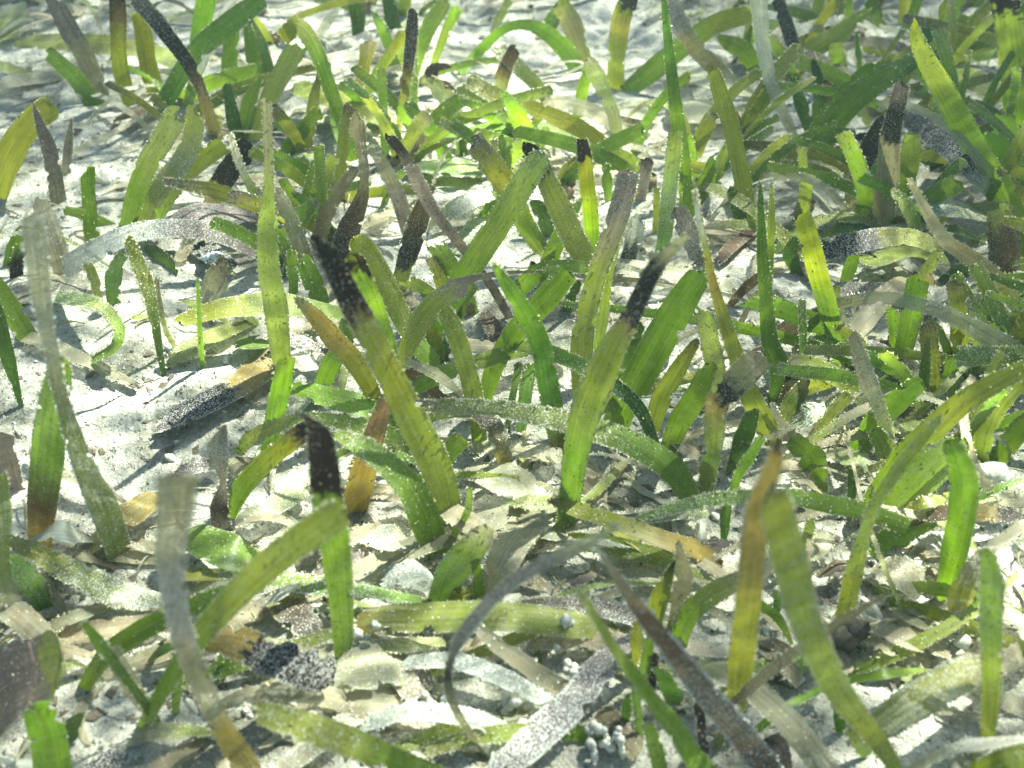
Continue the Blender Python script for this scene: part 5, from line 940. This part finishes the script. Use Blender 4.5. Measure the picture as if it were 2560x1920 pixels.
tag(st, "little round grey shell with fine dark markings lying on sand at lower right", "shell")
ln = link("spotted_shell", spindle("spotted_shell", 12 * mm, 4 * mm, 5), M_SHELL); ln.location = (-0.1540,0.4497,0.0060); ln.rotation_euler = (0, 1.5, 0)
tag(ln, "spotted lens shaped shell lying under the crusted arch at left", "shell")
for (loc, r, lab) in (((0.0181,0.2239,0.0160), 2.3, "round white pebble sitting on the long level foreground leaf"),
                      ((0.0025,0.1915,0.0040), 3.0, "cream round pebble below the bluish white strap"),
                      ((-0.0457,0.2237,0.0140), 1.7, "small white pebble on the rusty left end of the level foreground leaf"),
                      ((-0.0142,0.2456,0.0040), 2.0, "white oval pebble between two short green leaves in front of the centre"),
                      ((-0.0518,0.2256,0.0060), 2.8, "pale flat pebble beside the tall black topped leaf's foot")):
    lump("white_pebble", loc, [(0, 0, 0, r * mm * .8, r * mm * .9, r * mm), (r * mm * .5, 0, -r * mm * .4, r * mm * .7, r * mm * .6, r * mm * .6), (-r * mm * .2, -r * mm * .3, r * mm * .5, r * mm * .5, r * mm * .5, r * mm * .5)], M_RUBBLE, lab, "pebble", "white pebbles", seed=int(r * 10), rough=.3)
lump("white_pebble", (0.1876,0.3011,0.0060), [(0, 0, 0, 7 * mm, 6 * mm, 5 * mm), (5 * mm, 0, -2 * mm, 5 * mm, 4 * mm, 4 * mm), (-4 * mm, 1 * mm, -2 * mm, 4 * mm, 4 * mm, 3 * mm)], M_RUBBLE,
     "large lumpy white pebble inside the hooped white leaf at right", "pebble", "white pebbles", rough=.22)
def alga(loc, n, label, seed, spread):
    r = random.Random(seed); pts = []
    for b in range(n):
        x, y, z = r.uniform(-spread, spread), r.uniform(-spread, spread) * .6, 0
        dx, dy = r.uniform(-1, 1) * .8, r.uniform(-1, 1) * .8
        for k in range(r.randint(3, 5)):
            s = r.uniform(.9, 1.5) * mm; pts.append((x, y, z, s, s, s * 1.2)); x += dx * mm; y += dy * mm; z += 1.5 * mm
    lump("beaded_alga", loc, pts, M_RUBBLE, label, "alga", "beaded white algae", seed=seed)
alga((0.0152,0.2238,0.0030), 7, "branching white beaded alga between the level leaf and the cream curved leaf", 1, 5 * mm)
alga((0.0195,0.2096,0.0040), 7, "white beaded alga at the lower end of the cream curved leaf", 2, 5 * mm)
alga((0.0007,0.1992,0.0030), 5, "white knobbly alga above the cream round pebble", 3, 4 * mm)
alga((-0.0247,0.2023,0.0030), 3, "small white knobbly alga on the grey crumbly scrap in the foreground", 4, 3 * mm)
alga((0.0302,0.1836,0.0030), 6, "white knobbly alga at the bottom edge beside the purple mottled leaf", 5, 5 * mm)
alga((0.0234,0.1904,0.0030), 4, "cream knobbly alga right on the lower edge of the purple mottled leaf", 6, 4 * mm)
lump("pink_crust", (-0.1952,0.2972,0.0000), [(0, 0, 0, 14 * mm, 9 * mm, 2 * mm), (-8 * mm, 9 * mm, 0, 8 * mm, 8 * mm, 2 * mm)], M_PINK, "pinkish red crusted patch on sand at the left edge", "crust", rough=.2)
lump("dark_pebble", (0.1692,0.3835,0.0040), [(0, 0, 0, 4 * mm, 3 * mm, 5 * mm), (5 * mm, 1 * mm, -2 * mm, 4 * mm, 3 * mm, 3 * mm), (2 * mm, -1 * mm, 4 * mm, 3 * mm, 3 * mm, 3 * mm), (-4 * mm, 2 * mm, -2 * mm, 3 * mm, 3 * mm, 3 * mm)], M_DARK, "dark pitted stone among pale litter at the right", "stone", rough=.4)
lump("dark_pebble", (0.1131,0.2258,0.0030), [(0, 0, 0, 6 * mm, 5 * mm, 4 * mm), (5 * mm, 3 * mm, 1 * mm, 5 * mm, 4 * mm, 5 * mm)], M_DARK, "blackish lumpy stone beside the blotched olive leaf at lower right", "stone", rough=.3)
protos = [lump_mesh("rubble", [(0, 0, 0, 2.2 * mm, 1.6 * mm, 1.3 * mm), (1.5 * mm, .6 * mm, .2 * mm, 1.3 * mm, 1.2 * mm, 1.1 * mm)], rough=.25, seed=k) for k in range(5)]
for p_ in protos: p_.materials.append(M_RUBBLE)
for i in range(70):
    y = .13 + .8 * rnd.random() ** 1.6; x = rnd.uniform(-1, 1) * (.15 + .42 * y)
    o = bpy.data.objects.new("rubble_bit", protos[i % 5]); COL.objects.link(o)
    o.location = (x, y, float(ground_height(np.array([x]), np.array([y]))[0]) + .0008); o.rotation_euler = (rnd.uniform(-.4, .4), rnd.uniform(-.4, .4), rnd.uniform(0, 6.28))
    k = rnd.uniform(.5, 1.5); o.scale = (k, k, k)
    tag(o, "tiny white knob of coral rubble lying loose on the sand", "rubble", "bits of coral rubble")

# ------------------------------------------------------------------ the water itself, faintly milky
bm = bmesh.new(); bmesh.ops.create_cube(bm, size=1.0)
for v in bm.verts: v.co = Vector((v.co.x * 70, v.co.y * 70, -1.0 + (v.co.z + .5) * 1.47))
me = bpy.data.meshes.new("haze"); bm.to_mesh(me); bm.free()
q = NT("milky_water")
pvol = q.n('ShaderNodeVolumePrincipled', {'Color': (.62, .93, .84, 1), 'Density': HAZE, 'Anisotropy': 0.3})
q.n('ShaderNodeOutputMaterial', {1: pvol.outputs[0]})
tag(link("haze", me, q.m), kind='stuff')
